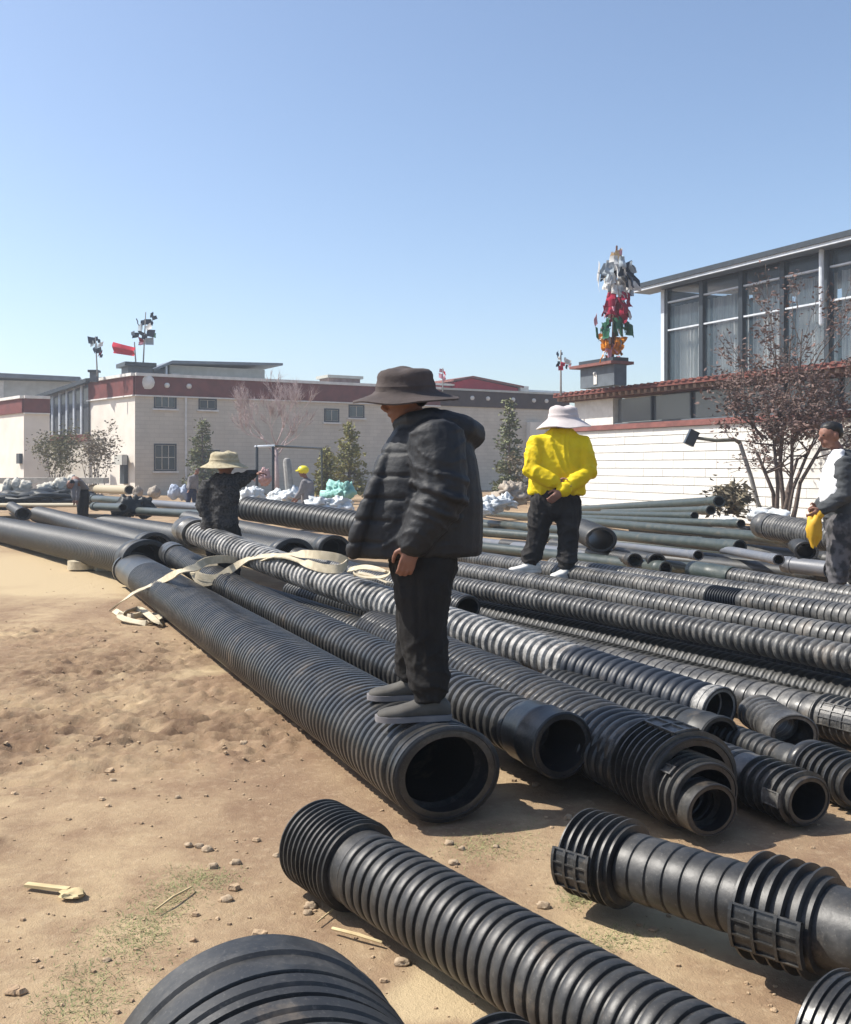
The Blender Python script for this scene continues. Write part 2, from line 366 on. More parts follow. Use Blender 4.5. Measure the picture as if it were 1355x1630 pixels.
# things on that roof
def rbox(F, px0, px1, py0, py1, back, depth):
    """box standing behind the facade line: pixel extent measured at the facade"""
    return F.B(F.t(px0), F.t(px1), F.z(px0, py1), F.z(px0, py0), -back-depth, -back)
r = thing('roof_chimney', 'dark chimney block beside the red flag on the roof corner', 'chimney', FR.pt(FR.t(208), H1-.2, -1.5))
part('shaft', rbox(FR, 212, 252, 580, 603, 1.2, 1.6), M['altar'], r, smooth=False)
part('cap', rbox(FR, 205, 256, 573, 579.5, .9, 2.2), M['steel'], r, smooth=False)
r = thing('roof_shed', 'low pale roof shed with a grey sheet roof', 'shed', FR.pt(FR.t(300), H1-.2, -2))
t0, t1, t2 = FR.t(262), FR.t(285), FR.t(440)
part('wall', FR.B(t1, t2, H1-.19, FR.z(300,577), -7, -2), M['shed'], r, smooth=False)
part('side_wall', FR.B(t0, t1-.01, H1-.19, FR.z(270,582), -7, -2.3), M['roofmetal'], r, smooth=False)
g = G(); za, zb = FR.z(285,570), FR.z(440,570)
g.hexa([FR.pt(t0-.3,za-.75,-1.3), FR.pt(t1,za-.2,-1.3), FR.pt(t1,za-.2,-7.5), FR.pt(t0-.3,za-.75,-7.5), FR.pt(t0-.3,za-.6,-1.3), FR.pt(t1,za-.02,-1.3), FR.pt(t1,za-.02,-7.5), FR.pt(t0-.3,za-.6,-7.5)])
g.hexa([FR.pt(t1+.01,za-.2,-1.3), FR.pt(t2+1,zb-.3,-1.3), FR.pt(t2+1,zb-.3,-7.5), FR.pt(t1+.01,za-.2,-7.5), FR.pt(t1+.01,za-.02,-1.3), FR.pt(t2+1,zb-.15,-1.3), FR.pt(t2+1,zb-.15,-7.5), FR.pt(t1+.01,za-.02,-7.5)])
part('roof', g, M['roofmetal'], r, smooth=False)
part('corner_post', FR.B(FR.t(275), FR.t(278), H1-.19, za-.3, -1.75, -1.5), M['palemetal'], r)
part('door', FR.B(FR.t(287), FR.t(301), H1-.15, FR.z(287,590), -1.99, -1.9), M['white'], r)
r = thing('rooftop_stack', 'square weathered masonry stack on the roof above the bare tree', 'chimney', FR.pt(FR.t(530), H1-.2, -1))
part('shaft', rbox(FR, 532, 582, 600, 620, .8, 1.5), nmat('weathered_masonry', (.33,.25,.23), (.24,.17,.16), .9, .1, 5), r, smooth=False)
part('cap', rbox(FR, 528, 585, 595, 599.5, .6, 1.9), M['shed'], r, smooth=False)
r = thing('small_red_roof_room', 'small red rooftop room with a white roof edge', 'shed', FR.pt(FR.t(690), H1-.2, -1.5))
part('wall', rbox(FR, 688, 735, 610, 634, 1.5, 4), M['redbox'], r, smooth=False)
part('roof', rbox(FR, 684, 738, 606.5, 609.5, 1.2, 5), M['white'], r, smooth=False)
r = thing('large_red_roof_room', 'large red rooftop room with sloping roof edge', 'shed', FR.pt(FR.t(760), H1-.2, -1.5))
ta, tb, tc_ = FR.t(738), FR.t(762), FR.t(838)
def prism(F, ts, zb, zt, o0, o1):
    g = G()
    for i in range(len(ts)-1):
        g.hexa([F.pt(ts[i],zb,o1), F.pt(ts[i+1],zb,o1), F.pt(ts[i+1],zb,o0), F.pt(ts[i],zb,o0), F.pt(ts[i],zt[i],o1), F.pt(ts[i+1],zt[i+1],o1), F.pt(ts[i+1],zt[i+1],o0), F.pt(ts[i],zt[i],o0)])
    return g
zz = [FR.z(738,606), FR.z(762,600), FR.z(838,616)]
part('wall', prism(FR, [ta, tb, tc_], H1-.19, [z-.02 for z in zz], -6, -1), M['redbox'], r, smooth=False)
g = G()
for i in (0, 1):
    T = [ta-.4, tb, tc_+.3]
    g.hexa([FR.pt(T[i],zz[i],-.7), FR.pt(T[i+1],zz[i+1],-.7), FR.pt(T[i+1],zz[i+1],-6.3), FR.pt(T[i],zz[i],-6.3), FR.pt(T[i],zz[i]+.14,-.7), FR.pt(T[i+1],zz[i+1]+.14,-.7), FR.pt(T[i+1],zz[i+1]+.14,-6.3), FR.pt(T[i],zz[i]+.14,-6.3)])
part('roof', g, M['coping'], r, smooth=False)
r = thing('white_roof_railing', 'white parapet with a railing right of the red rooftop room', 'railing', FR.pt(FR.t(845), H1-.2, -1))
part('parapet_post', rbox(FR, 839, 852, 613, 640, .8, 1), M['white'], r, smooth=False)
part('top_rail', rbox(FR, 853, 912, 619, 622, .9, .2), M['palemetal'], r, smooth=False)
part('bottom_rail', rbox(FR, 853, 912, 631, 634, .9, .2), M['palemetal'], r, smooth=False)
for k in range(8): part('baluster', rbox(FR, 856+k*7, 859+k*7, 622.5, 630.5, .95, .1), M['palemetal'], r, smooth=False)

# flag poles with small prayer flags
PF = {k: nmat('flag_'+k, c, tuple(x*.7 for x in c), .9, .1, 3) for k, c in dict(red=(.55,.035,.06), pink=(.62,.30,.36), white=(.72,.72,.70), navy=(.03,.045,.075), green=(.035,.13,.075), orange=(.72,.26,.02), gold=(.55,.38,.20), grey=(.35,.40,.44), maroon=(.32,.02,.05)).items()}
M['pole'] = nmat('grey_pole', (.32,.31,.29), None, .6, .3, 8)
def flag_cloth(c, u, v, amp=.06, nu=5, nv=4, seed=0, taper=0.0):
    """wavy cloth rectangle with a little thickness, corner c, edge vectors u and v"""
    g = G(); nn = Vector(u).cross(Vector(v)).normalized(); pts = []
    for sgn in (.006, -.006):
        for j in range(nv+1):
            for i in range(nu+1):
                a, q = i/nu, j/nv
                w = math.sin(a*5+seed*1.7+q*1.5)*amp*a + math.sin(q*7+seed)*amp*.5
                pts.append(Vector(c) + Vector(u)*(a + (.5-a)*taper*q) + Vector(v)*q*(1-.25*a*math.sin(seed)) + nn*(w+sgn))
    m = (nu+1)*(nv+1); f = []
    for j in range(nv):
        for i in range(nu):
            q = (j*(nu+1)+i, j*(nu+1)+i+1, (j+1)*(nu+1)+i+1, (j+1)*(nu+1)+i)
            f.append(q); f.append(tuple(m+k for k in reversed(q)))
    bd = [i for i in range(nu+1)] + [j*(nu+1)+nu for j in range(1,nv+1)] + [nv*(nu+1)+i for i in range(nu-1,-1,-1)] + [j*(nu+1) for j in range(nv-1,0,-1)]
    for k in range(len(bd)): a, q = bd[k], bd[(k+1)%len(bd)]; f.append((q, a, a+m, q+m))
    g.add(pts, f); return g
def tuft(name, label, px, ptop, pbot, d, spots, size, lean=0):
    base = W(px, pbot, d); top = W(px+lean, ptop, d)
    r = thing(name, label, 'prayer flags', base)
    g = G(); g.tube([base, top], [.05, .03], 8); part('pole', g, M['pole'], r)
    rnd = random.Random(px)
    for (fx, fy, col) in spots:
        c = W(fx, fy, d + rnd.uniform(-.4,.4)); a = rnd.uniform(0, 6.28); sz = size*rnd.uniform(.7,1.25)
        u = Vector((math.cos(a), math.sin(a)*.6, rnd.uniform(-.5,.2)))*sz; v = Vector((rnd.uniform(-.3,.3), rnd.uniform(-.3,.3), -1))*sz*.8
        part('flag', flag_cloth(c-u/2-v/2, u, v, sz*.12, 4, 3, rnd.uniform(0,9)), PF[col], r)
tuft('prayer_flag_pole', 'dark prayer flags on a pole left of the red flag', 155, 536, 598, 61,
     [(146,541,'navy'),(152,540,'navy'),(158,543,'navy'),(147,548,'grey'),(153,551,'grey'),(160,549,'white'),(151,556,'navy'),(157,558,'navy'),(160,562,'maroon'),(161,567,'navy')], .38, -3)
tuft('prayer_flag_pole', 'tall cluster of dark prayer flags above the roof chimney', 228, 497, 580, 62,
     [(242,501,'navy'),(246,506,'navy'),(219,513,'navy'),(228,513,'navy'),(236,513,'navy'),(242,514,'navy'),(223,521,'grey'),(237,521,'white'),(212,531,'grey'),(216,534,'navy'),(223,530,'navy'),(229,533,'navy'),(240,530,'navy'),(246,534,'green'),(225,541,'maroon'),(230,537,'navy'),(238,543,'grey'),(226,546,'pink')], .42, 4)
tuft('prayer_flag_pole', 'small dark prayer flags on a thin pole left of the altar', 893, 558, 628, 46,
     [(888,564,'navy'),(894,563,'navy'),(891,571,'white'),(899,573,'grey'),(889,579,'navy'),(896,580,'maroon'),(904,576,'white'),(902,584,'navy'),(893,586,'maroon'),(907,582,'pink')], .24, 0)
tuft('prayer_flag_pole', 'pink rooftop prayer flags behind the hat of the black jacket man', 705, 586, 622, 70,
     [(703,590,'pink'),(708,594,'red'),(702,598,'pink'),(707,602,'pink')], .35, 0)
r = thing('red_flag', 'plain red flag flying above the house corner', 'flag', W(217, 586, 62))
g = G(); g.tube([W(217,590,62), W(214,545,62)], [.05,.04], 8); part('pole', g, M['pole'], r)
c0 = W(179, 544, 62); part('cloth', flag_cloth(c0, W(213,553,61.5)-c0, W(180,562,62)-c0, .16, 10, 5, 2.0), PF['red'], r)
r = thing('small_roof_chimney', 'tiny dark chimney on the roof at the left end', 'chimney', W(150, 602, 62))
g = G(); g.box(W(150, 599, 62.5), .42, .42, .7); part('shaft', g, M['altar'], r, smooth=False)
g = G(); g.box(W(150, 591, 62.5), .62, .62, .14); part('cap', g, M['steel'], r, smooth=False)

# left neighbour: red-banded block, glazed sun room and the house behind
F2 = Facade(38, 62, (.86,.51)); F2L = Facade(38, 62, (-.66,.75)); H2 = F2.z(38, 631)
root = thing('left_block_house', 'pale two-storey block with faded red cornice at the left edge', 'house', F2.p0)
house_face(F2, root, 0, F2.t(79), 0, H2, 1.0, M['cream2'], M['band'])
t9 = F2L.t(-60)
part('wall', F2L.B(.012, t9, 0, H2-1.0, -.4, 0), M['cream2'], root)
part('cornice_band', F2L.B(.012, t9, H2-.998, H2-.12, -.4, .12), M['band'], root)
part('cornice_trim', F2L.B(.012, t9, H2-.118, H2+.06, -.4, .25), M['white'], root)
g = G(); F2L.box(g, F2L.t(31), F2L.t(36), F2L.z(33,738), F2L.z(33,722), .005, .2); part('meter_box', g, M['steel'], root)
F3 = Facade(110, 66, (.80,-.60))
root = thing('glazed_sun_room', 'glazed sun room with sloping dark roof between the two houses', 'sun room', F3.p0)
ta, tb = F3.t(72), F3.t(141)
zb = F3.z(110, 692); zl, zr = F3.z(72, 632), F3.z(141, 606)
part('base_wall', F3.B(ta, tb, 0, zb-.45, -.3, 0), M['cream2'], root)
part('sill_beam', F3.B(ta, tb, zb-.448, zb, -.3, .1), M['band'], root)
nn_ = 6
for k in range(nn_):
    a, q = ta+(tb-ta)*k/nn_, ta+(tb-ta)*(k+1)/nn_; za_, zq = lerp(zl,zr,k/nn_), lerp(zl,zr,(k+1)/nn_)
    part('pane', prism(F3, [a+.1, q-.1], zb+.03, [za_-.2, zq-.2], -.12, -.06), M['glass_dim'], root, smooth=False)
    part('mullion', prism(F3, [a-.08, a+.08], zb+.002, [za_-.1, za_-.1], -.14, .02), M['palemetal'], root, smooth=False)
g = G(); g.hexa([F3.pt(ta-.5,zl-.15,.5), F3.pt(tb+.4,zr-.15,.5), F3.pt(tb+.4,zr+.6,-5), F3.pt(ta-.5,zl+.6,-5), F3.pt(ta-.5,zl+.1,.5), F3.pt(tb+.4,zr+.1,.5), F3.pt(tb+.4,zr+.85,-5), F3.pt(ta-.5,zl+.85,-5)])
part('roof', g, M['steel'], root, smooth=False)
F4 = Facade(40, 80, (.95,.30))
root = thing('distant_pale_house', 'pale house with a low grey roof behind the left block', 'house', F4.p0)
part('wall', F4.B(F4.t(-60), F4.t(112), 0, F4.z(40,606), -8, 0), M['shed'], root, smooth=False)
ta, tb = F4.t(-60), F4.t(128); za_, zq = F4.z(-60,595), F4.z(128,604)
g = G(); g.hexa([F4.pt(ta,za_-.2,.8), F4.pt(tb,zq-.2,.8), F4.pt(tb,zq,-9), F4.pt(ta,za_,-9), F4.pt(ta,za_+.15,.8), F4.pt(tb,zq+.15,.8), F4.pt(tb,zq+.6,-9), F4.pt(ta,za_+.9,-9)])
part('roof', g, M['roofmetal'], root, smooth=False)
g = G(); F4.box(g, F4.t(-10), F4.t(6), F4.z(0,640), F4.z(0,606), .01, .1); part('door', g, M['white'], root)

# ------------------------------------------------------------------ right compound
U = (.446, -.895)
FW = Facade(1200, 30, U); HW = FW.z(1167, 673)
tA, tB = FW.t(880), FW.t(1420)
root = thing('white_block_wall', 'white block boundary wall with red-brown coping behind the tree', 'wall', FW.pt((tA+tB)/2, 0))
part('core', FW.B(tA, tB, 0, HW-.02, -.3, -.02), M['mortar'], root, smooth=False)
rot = math.atan2(FW.u.y, FW.u.x)
rows = 11; bh = (HW-.03)/rows; bw = 1.02
bmesh_w = G(); bmesh_w.box((0,0,0), bw-.005, .06, bh-.020); bm1 = mesh('block', bmesh_w, M['wallblock'], smooth=False)
bmod = bmesh.new(); bmod.from_mesh(bm1); bmesh.ops.bevel(bmod, geom=bmod.edges[:], offset=.008, segments=1, affect='EDGES'); bmod.to_mesh(bm1); bmod.free()
rnd = random.Random(3); nblk = 0
for j in range(rows):
    t = tA + (.5 if j % 2 else 0) * bw + bw/2
    while t < tB - bw/2:
        o = bpy.data.objects.new('block', bm1); C.objects.link(o); o.parent = root
        p = FW.pt(t, .01+bh*(j+.5), -.005+rnd.uniform(-.006,.006)); o.location = p - Vector(root.location); o.rotation_euler = (0, rnd.uniform(-.003,.003), rot+rnd.uniform(-.004,.004)); nblk += 1
        t += bw
g = FW.B(tA-.05, tB, HW-.018, HW+.10, -.42, .12); part('coping', g, M['coping'], root, smooth=False)
g = FW.B(tA-.05, tB, HW+.102, HW+.17, -.36, .06); part('coping_cap', g, M['coping'], root, smooth=False)

# low tiled gallery behind the wall
FG = Facade(1055, 41, U)
zE = FG.z(1000, 622); tG0, tG1 = FG.t(909), FG.t(1420)
root = thing('low_tiled_house', 'low house with red tiled eave between white wall and glass hall', 'house', FG.pt(tG0, 0))
part('wall', FG.B(FG.t(915), FG.t(976), 0, zE-.25, -.5, 0), M['white'], root, label='sunlit white end wall')
part('gallery_base', FG.B(FG.t(976.5), tG1, 0, FG.z(1000,672), -.5, -.05), M['altar'], root)
tt = FG.t(977); k = 0
while tt < tG1:
    part('gallery_pane', FG.B(tt+.05, tt+2.35, FG.z(1000,671), zE-.3, -.3, -.22), M['glass_dim'], root, smooth=False)
    part('gallery_post', FG.B(tt+2.36, tt+2.44, FG.z(1000,671), zE-.3, -.3, -.1), M['steel'], root, smooth=False)
    tt += 2.4
part('eave_beam', FG.B(tG0-.3, tG1, zE-.25, zE-.05, -.5, .25), M['wood'], root, smooth=False)
tt = tG0 - .2; rg = G(); rg.box((0,0,0), .17, .34, .15); rme = mesh('rafter_end', rg, M['rafter'], smooth=False)
tg = G()
for i in range(8):
    a0, a1 = math.pi*i/8, math.pi*(i+1)/8
tr = [[Vector((.13*math.cos(math.pi*i/8), y, .10*math.sin(math.pi*i/8))) for i in range(9)] for y in (-1.1, .35)]
tg.rings(tr, close=False, cap=(False, False)); tg.add([Vector((0,.35,0))]+tr[1], [(0,i+1,i+2) for i in range(8)])
tme = mesh('roof_tile', tg, M['tile'])
while tt < tG1:
    for me, nm, z, out in ((rme,'rafter_end',zE-.14,.40), (tme,'roof_tile',zE+.06,.42)):
        o = bpy.data.objects.new(nm, me); C.objects.link(o); o.parent = root
        o.location = FG.pt(tt, z, out) - Vector(root.location); o.rotation_euler = (R(0), 0, math.atan2(FG.n.y, FG.n.x) - math.pi/2)
    tt += .42
part('eave_board', FG.B(tG0-.4, tG1, zE-.048, zE+.05, -1.2, .72), M['tile'], root, smooth=False)
part('roof_deck', FG.B(tG0-.4, tG1, zE+.052, zE+.09, -9, -.75), M['shed'], root, smooth=False)

# stepped altar with the big prayer flag bunch
FA = Facade(978, 40.6, U); zA0, zA1 = zE+.06, FA.z(978, 579)
root = thing('incense_altar', 'grey block altar with red cap carrying the tall coloured flag bunch', 'altar', FA.pt(-1.2, zA0))
part('body', FA.B(FA.t(924), 0, zA0, zA1, -.62, 0), M['altar'], root, smooth=False)
part('cap_slab', FA.B(FA.t(914), .12, zA1+.002, zA1+.12, -.9, .25), M['coping'], root, smooth=False)
part('cap_ridge', FA.B(FA.t(924), .02, zA1+.122, zA1+.28, -.7, .08), M['steel'], root, smooth=False)
g = G(); FA.box(g, FA.t(946), FA.t(951), FA.z(948,612), FA.z(948,597), .002, .03); g.ell(FA.pt(FA.t(948.5), FA.z(948,595), .02), (.1,.05,.1), n=8, m=6); part('painted_emblem', g, M['white'], root)
base = W(975, 571, 41); root = thing('prayer_flag_bunch', 'tall bunch of prayer flags from orange up to white and gold', 'prayer flags', base)
g = G(); g.tube([base, W(982, 392, 41)], [.07,.04], 8); part('pole', g, M['wood'], root)
rnd = random.Random(11)
tiers = [('orange', 566, 545, 24, 34, .62), ('green', 524, 504, 36, 24, .66), ('maroon', 492, 466, 40, 16, .85), ('pink', 490, 462, 34, 9, .85), ('white', 462, 436, 42, 18, .85), ('navy', 440, 418, 34, 14, .8), ('grey', 438, 412, 40, 12, .85), ('white', 424, 408, 34, 8, .8), ('gold', 424, 410, 10, 14, .62)]
for col, y0, y1, wd, cnt, sz in tiers:
    for k in range(cnt):
        py = rnd.uniform(y1, y0); lean = 975 + (571-py)/179*7; a = rnd.uniform(0, 6.28); rr = wd/40*rnd.uniform(.35,1.15)
        dirr = Vector((math.cos(a), math.sin(a), 0)); c = W(lean, py, 41) + dirr*rr*.58
        s_ = sz*rnd.uniform(.5,1.0); up = Vector((0,0,1)) if col == 'gold' or (col == 'orange' and rnd.random() < .6) else Vector((0,0,-1))
        v = (up*.9 + dirr*rnd.uniform(.1,.5)).normalized()*s_; u = dirr.cross(Vector((0,0,1)))*s_*.40 + dirr*rnd.uniform(0,.35)*s_
        part('flag', flag_cloth(c - u*.5, u, v*.85, s_*.13, 4, 5, rnd.uniform(0,9), rnd.choice([-.7,-.3,.3,.8])), PF[col if rnd.random() < .85 else rnd.choice(['white','grey','pink'])], root)
for (x0,y0,x1,y1,col) in ((984,424,1006,414,'navy'), (1000,428,1019,446,'navy'), (1000,444,1020,450,'white'), (954,415,952,445,'white'), (950,498,946,508,'pink'), (1003,515,1008,518,'green'), (948,520,952,522,'green')):
    a, q = W(x0,y0,40.6), W(x1,y1,40.6); u = q-a; part('flag', flag_cloth(a, u, Vector((.1,.1,-1))*.42, .06, 4, 3, x0), PF[col], root)

# glass hall
FH = Facade(1055, 44, U)
tH0, tH1 = 0, FH.t(1440)
zt = FH.z(1055, 462); zm1 = FH.z(1118, 505); zm2 = FH.z(1118, 455); z0 = FH.z(1055, 611)
root = thing('glass_hall', 'tall glass-walled hall with grey curtains and overhanging sheet roof', 'building', FH.pt(0, 0))
part('base_wall', FH.B(.0, tH1, 0, z0-.01, -9, .05), M['shed'], root, smooth=False)
cols_px = [1057, 1118, 1181, 1247, 1318, 1395, 1470]
ct = [FH.t(p) for p in cols_px]
for k, t in enumerate(ct): part('column', FH.B(t-.11, t+.11, z0, zt, -.2, .08), M['palemetal'] if k == 0 else M['steel'], root, smooth=False)
part('column', FH.B(ct[0]+.12, ct[0]+.3, z0, zt, -.2, .05), M['steel'], root, smooth=False)
g = G(); g.tube([FH.pt(FH.t(1317.5), z0+1.5, .3), FH.pt(FH.t(1317.5), zt, .3)], [.09,.09], 10); part('downpipe', g, M['palemetal'], root)
for k in range(len(ct)-1):
    a, q = ct[k]+.12, ct[k+1]-.12
    zs = [z0, z0+(zt-z0)*.56, z0+(zt-z0)*.855, zt]
    for j in range(3):
        part('pane', FH.B(a+.03, q-.03, zs[j]+.06, zs[j+1]-.06, -.08, -.05), M['glass_clear'], root, smooth=False)
        part('transom', FH.B(a, q, zs[j+1]-.032, zs[j+1]+.032, -.12, .04), M['palemetal'] if j < 2 else M['steel'], root, smooth=False)
    # pleated curtain behind the glass
    cg = G(); nsub = 40; front = []; z1c = zs[2]-.1
    pts = [(a + (q-a)*i/nsub, -.55 + .09*math.sin(i*1.15+k) + .05*math.sin(i*2.7)) for i in range(nsub+1)]
    cg.rings([[FH.pt(t, z, o) for t, o in pts] + [FH.pt(t, z, o-.02) for t, o in reversed(pts)] for z in (z0+.02, z1c)])
    part('curtain', cg, M['curtain'], root)
part('back_wall', FH.B(.3, tH1, z0, zt-.05, -9, -8.7), M['shed'], root, smooth=False)
part('end_wall', FH.B(.0, .25, z0, zt-.05, -8.69, -.3), M['glass_dim'], root, smooth=False)
g = G(); zr0 = zt+.02
tR0 = FH.t(1026)
g.hexa([FH.pt(tR0,zr0+.12,.7), FH.pt(tH1,zr0+.12,.7), FH.pt(tH1,zr0+.6,-9.5), FH.pt(tR0,zr0+.6,-9.5), FH.pt(tR0,zr0+.30,.7), FH.pt(tH1,zr0+.30,.7), FH.pt(tH1,zr0+.9,-9.5), FH.pt(tR0,zr0+.9,-9.5)])
part('roof', g, M['roofmetal'], root, smooth=False)
part('fascia', FH.B(tR0-.02, tH1, zr0-.02, zr0+.10, .705, .80), M['palemetal'], root, smooth=False)
part('gutter', FH.B(tR0-.02, tH1, zr0+.102, zr0+.30, .705, .86), M['steel'], root, smooth=False)
part('soffit', FH.B(tR0, tH1, zr0, zr0+.115, -.3, .675), M['roofmetal'], root, smooth=False)

# bent lamp leaning by the wall
M['lamp'] = nmat('grey_green_lamp_paint', (.20,.20,.16), (.15,.15,.12), .7, .3, 6)
d = 27.5; root = thing('bent_lamp_post', 'grey lamp post with bent arm leaning in front of white wall', 'lamp', W(1222, 835, d))
g = G(); g.tube([W(1222,838,d), W(1206,800,d), W(1196,760,d), W(1178,705,d)], [.07,.065,.06,.055], 10); part('post', g, M['pole'], root)
g = G(); g.tube([W(1178,705,d), W(1170,700,d), W(1140,701,d), W(1108,697,d)], [.055,.055,.05,.045], 10); part('arm', g, M['lamp'], root)
g = G(); g.box(W(1101,697,d), .26, .2, .42, Matrix.Rotation(R(25),3,'Y')); part('lamp_head', g, M['steel'], root, smooth=False)
g = G(); g.box(W(1219,826,d), .5, .4, .55, Matrix.Rotation(R(-18),3,'Y')); part('base_block', g, M['shed'], root, smooth=False)
# ------------------------------------------------------------------ pipes
def prof(style, s0, s1, R0, pitch, depth):
    """list of (s, r) between s0 and s1"""
    L = s1 - s0
    if style == 'plain':
        n_ = max(2, int(L/.35)); return [(s0 + L*i/n_, R0) for i in range(n_+1)]
    if style == 'band':     # smooth collar with two shallow steps and a lip
        return [(s0, R0*.97), (s0+.004, R0), (s0+L*.12, R0), (s0+L*.14, R0*.965), (s0+L*.45, R0*.965), (s0+L*.48, R0*.99), (s0+L*.56, R0*.99), (s0+L*.59, R0*.96), (s1-.01, R0*.955), (s1, R0*.93)]
    shapes = dict(round_=([0,.20,.28,.38,.60,.82,.92], [0,0,.55,.93,1,.90,.5]),
                  groove=([0,.07,.13,.32,.68,.93], [0,.05,.82,1,1,.82]),
                  ring=([0,.22,.27,.34,.60,.86,.93], [0,0,.8,.97,1,.97,.75]),
                  fins=([0,.52,.58,.74,.80], [0,0,1,1,0]),
                  wide=([0,.10,.16,.36,.44,.50,.57,.86,.93], [0,0,.8,.9,.55,.55,.9,1,.85]))[style]
    k = max(1, round(L/pitch)); p = L/k; out = []
    for i in range(k):
        for a, h in zip(*shapes): out.append((s0 + (i+a)*p, R0 - depth*(1-h)))
    out.append((s1, R0 - depth)); return out

PIPES = {}
def pipe(label, a, b, D, segs=None, mat='hdpe', oval=1.22, n=40, sag=0.0, group=None, wall=.07, name='corrugated_pipe', bow=0.0, tilt=0.0):
    """a = near end axis point, b = far end. segs: (part name, end as ('px',x) or length or None, style, radius factor, pitch, depth, material)"""
    ax = (b - a); L = ax.length
    segs = segs or [('barrel', None, 'round_', 1, .07, .012, None)]
    lat = Vector((ax.y, -ax.x, 0)).normalized()
    def at(s):
        t = s/L; q = 4*t*(1-t); return a + ax*t + Vector((0,0,-sag*q)) + lat*(bow*q)
    seed = len(PIPES)*3.7
    if L > 5 and bow == 0: bow = .05*math.sin(seed*1.3)
    base = (a + b)/2; base.z = min(a.z, b.z) - D/2
    root = thing(name, label, 'pipe', base, group)
    up0 = Vector((0,0,1))
    def ringat(s, r):
        t = (at(min(s+.02, L)) - at(max(s-.02, 0))).normalized(); sd = t.cross(up0).normalized(); up = sd.cross(t)
        c = at(s); out = []
        for i in range(n):
            th = 2*math.pi*i/n; ca, sa = math.cos(th), math.sin(th)
            w = 1 + .006*noise.noise((ca*1.3+seed, sa*1.3, s*1.1)) + .003*noise.noise((ca*2.5, sa*2.5+seed, s*9))
            out.append(c + sd*ca*r*oval*w + up*sa*r*w)
        return out
    def px_s(px):
        k = (px - CX)/FPX; return (a.x - k*a.y)/(k*ax.y - ax.x)*L
    s = 0.0; R0 = D/2; first = last = None
    for nm, end, style, rf, pitch, depth, mm in segs:
        e = L if end is None else (px_s(end[1]) if isinstance(end, tuple) else (s+end if end > 0 else L+end))
        pr = prof(style, s, e, R0*rf, pitch, depth)
        if first is None: first = pr[0][1]
        g = G(); rs = [ringat(q, r) for q, r in pr]
        # small end skirts so that parts of different size meet without a gap
        rs = [ringat(s+.001, pr[0][1]*.80)] + rs + [ringat(e-.001, pr[-1][1]*.80)]
        g.rings(rs, cap=(False, False))
        # faces point outwards
        po = part(nm, g, M[mm or mat], root, sharp=38)
        PIPES.setdefault(label, {})[nm] = po
        s = e; last = pr[-1][1]
    ri = R0*(1-wall*2)
    ri0, ri1 = min(ri, first*.9), min(ri, last*.9)
    g = G(); step = max(4, int(L/.6))
    rs = [ringat(0.0, first*1.0), ringat(-.004, first*.985), ringat(-.004, first*.93), ringat(.006, first*.91), ringat(.05, max(ri0, first*.90))]
    rs += [ringat(.12 + (L-.24)*i/step, ri) for i in range(step+1)]
    rs += [ringat(L-.05, last*.9), ringat(L-.006, last*.91), ringat(L+.004, last*.97), ringat(L, last)]
    g.rings(rs, cap=(False, False)); g.f = [tuple(reversed(f)) for f in g.f]
    part('bore', g, M['bore'], root, sharp=50)
    PIPES[label]['root'] = root; PIPES[label]['R'] = (D/2, oval); PIPES[label]['axis'] = (a, b, L, at, ringat, px_s)
    return root
def plate(label, partname, s0, s1, R0, th0, th1, rows=2, cols=3, mat='hdpe'):
    """moulded clamp plate with raised ribs on a socket"""
    P = PIPES[label]; ringat = P['axis'][4]; a, b, L, at, _, _ = P['axis']
    def pt(s, th, r, oval):
        t = (at(min(s+.02, L)) - at(max(s-.02, 0))).normalized(); sd = t.cross(Vector((0,0,1))).normalized(); up = sd.cross(t)
        return at(s) + sd*math.cos(th)*r*oval + up*math.sin(th)*r
    ov = P.get('oval', 1.22)
    def slab(g, sa, sb, ta, tb, r0, r1, k=6):
        rs = []
        for i in range(k+1):
            th = ta + (tb-ta)*i/k
            rs.append([pt(sa, th, r0, ov), pt(sb, th, r0, ov), pt(sb, th, r1, ov), pt(sa, th, r1, ov)])
        g.rings(rs)
    g = G(); slab(g, s0, s1, th0, th1, R0*.93, R0*1.0)
    for i in range(cols+1):
        s = lerp(s0, s1-.012, i/cols); slab(g, s, s+.012, th0, th1, R0*.98, R0*1.045)
    for j in range(rows+1):
        th = lerp(th0, th1-.035, j/rows); slab(g, s0, s1, th, th+.035, R0*.98, R0*1.04, 2)
    part('clamp_plate', g, M[mat], P[partname], smooth=False)

RB = lambda p, d=.017, m=None: ('barrel', None, 'round_', 1, p, d, m)
GR = lambda p, d=.013, m=None: ('barrel', None, 'groove', 1, p, d, m)

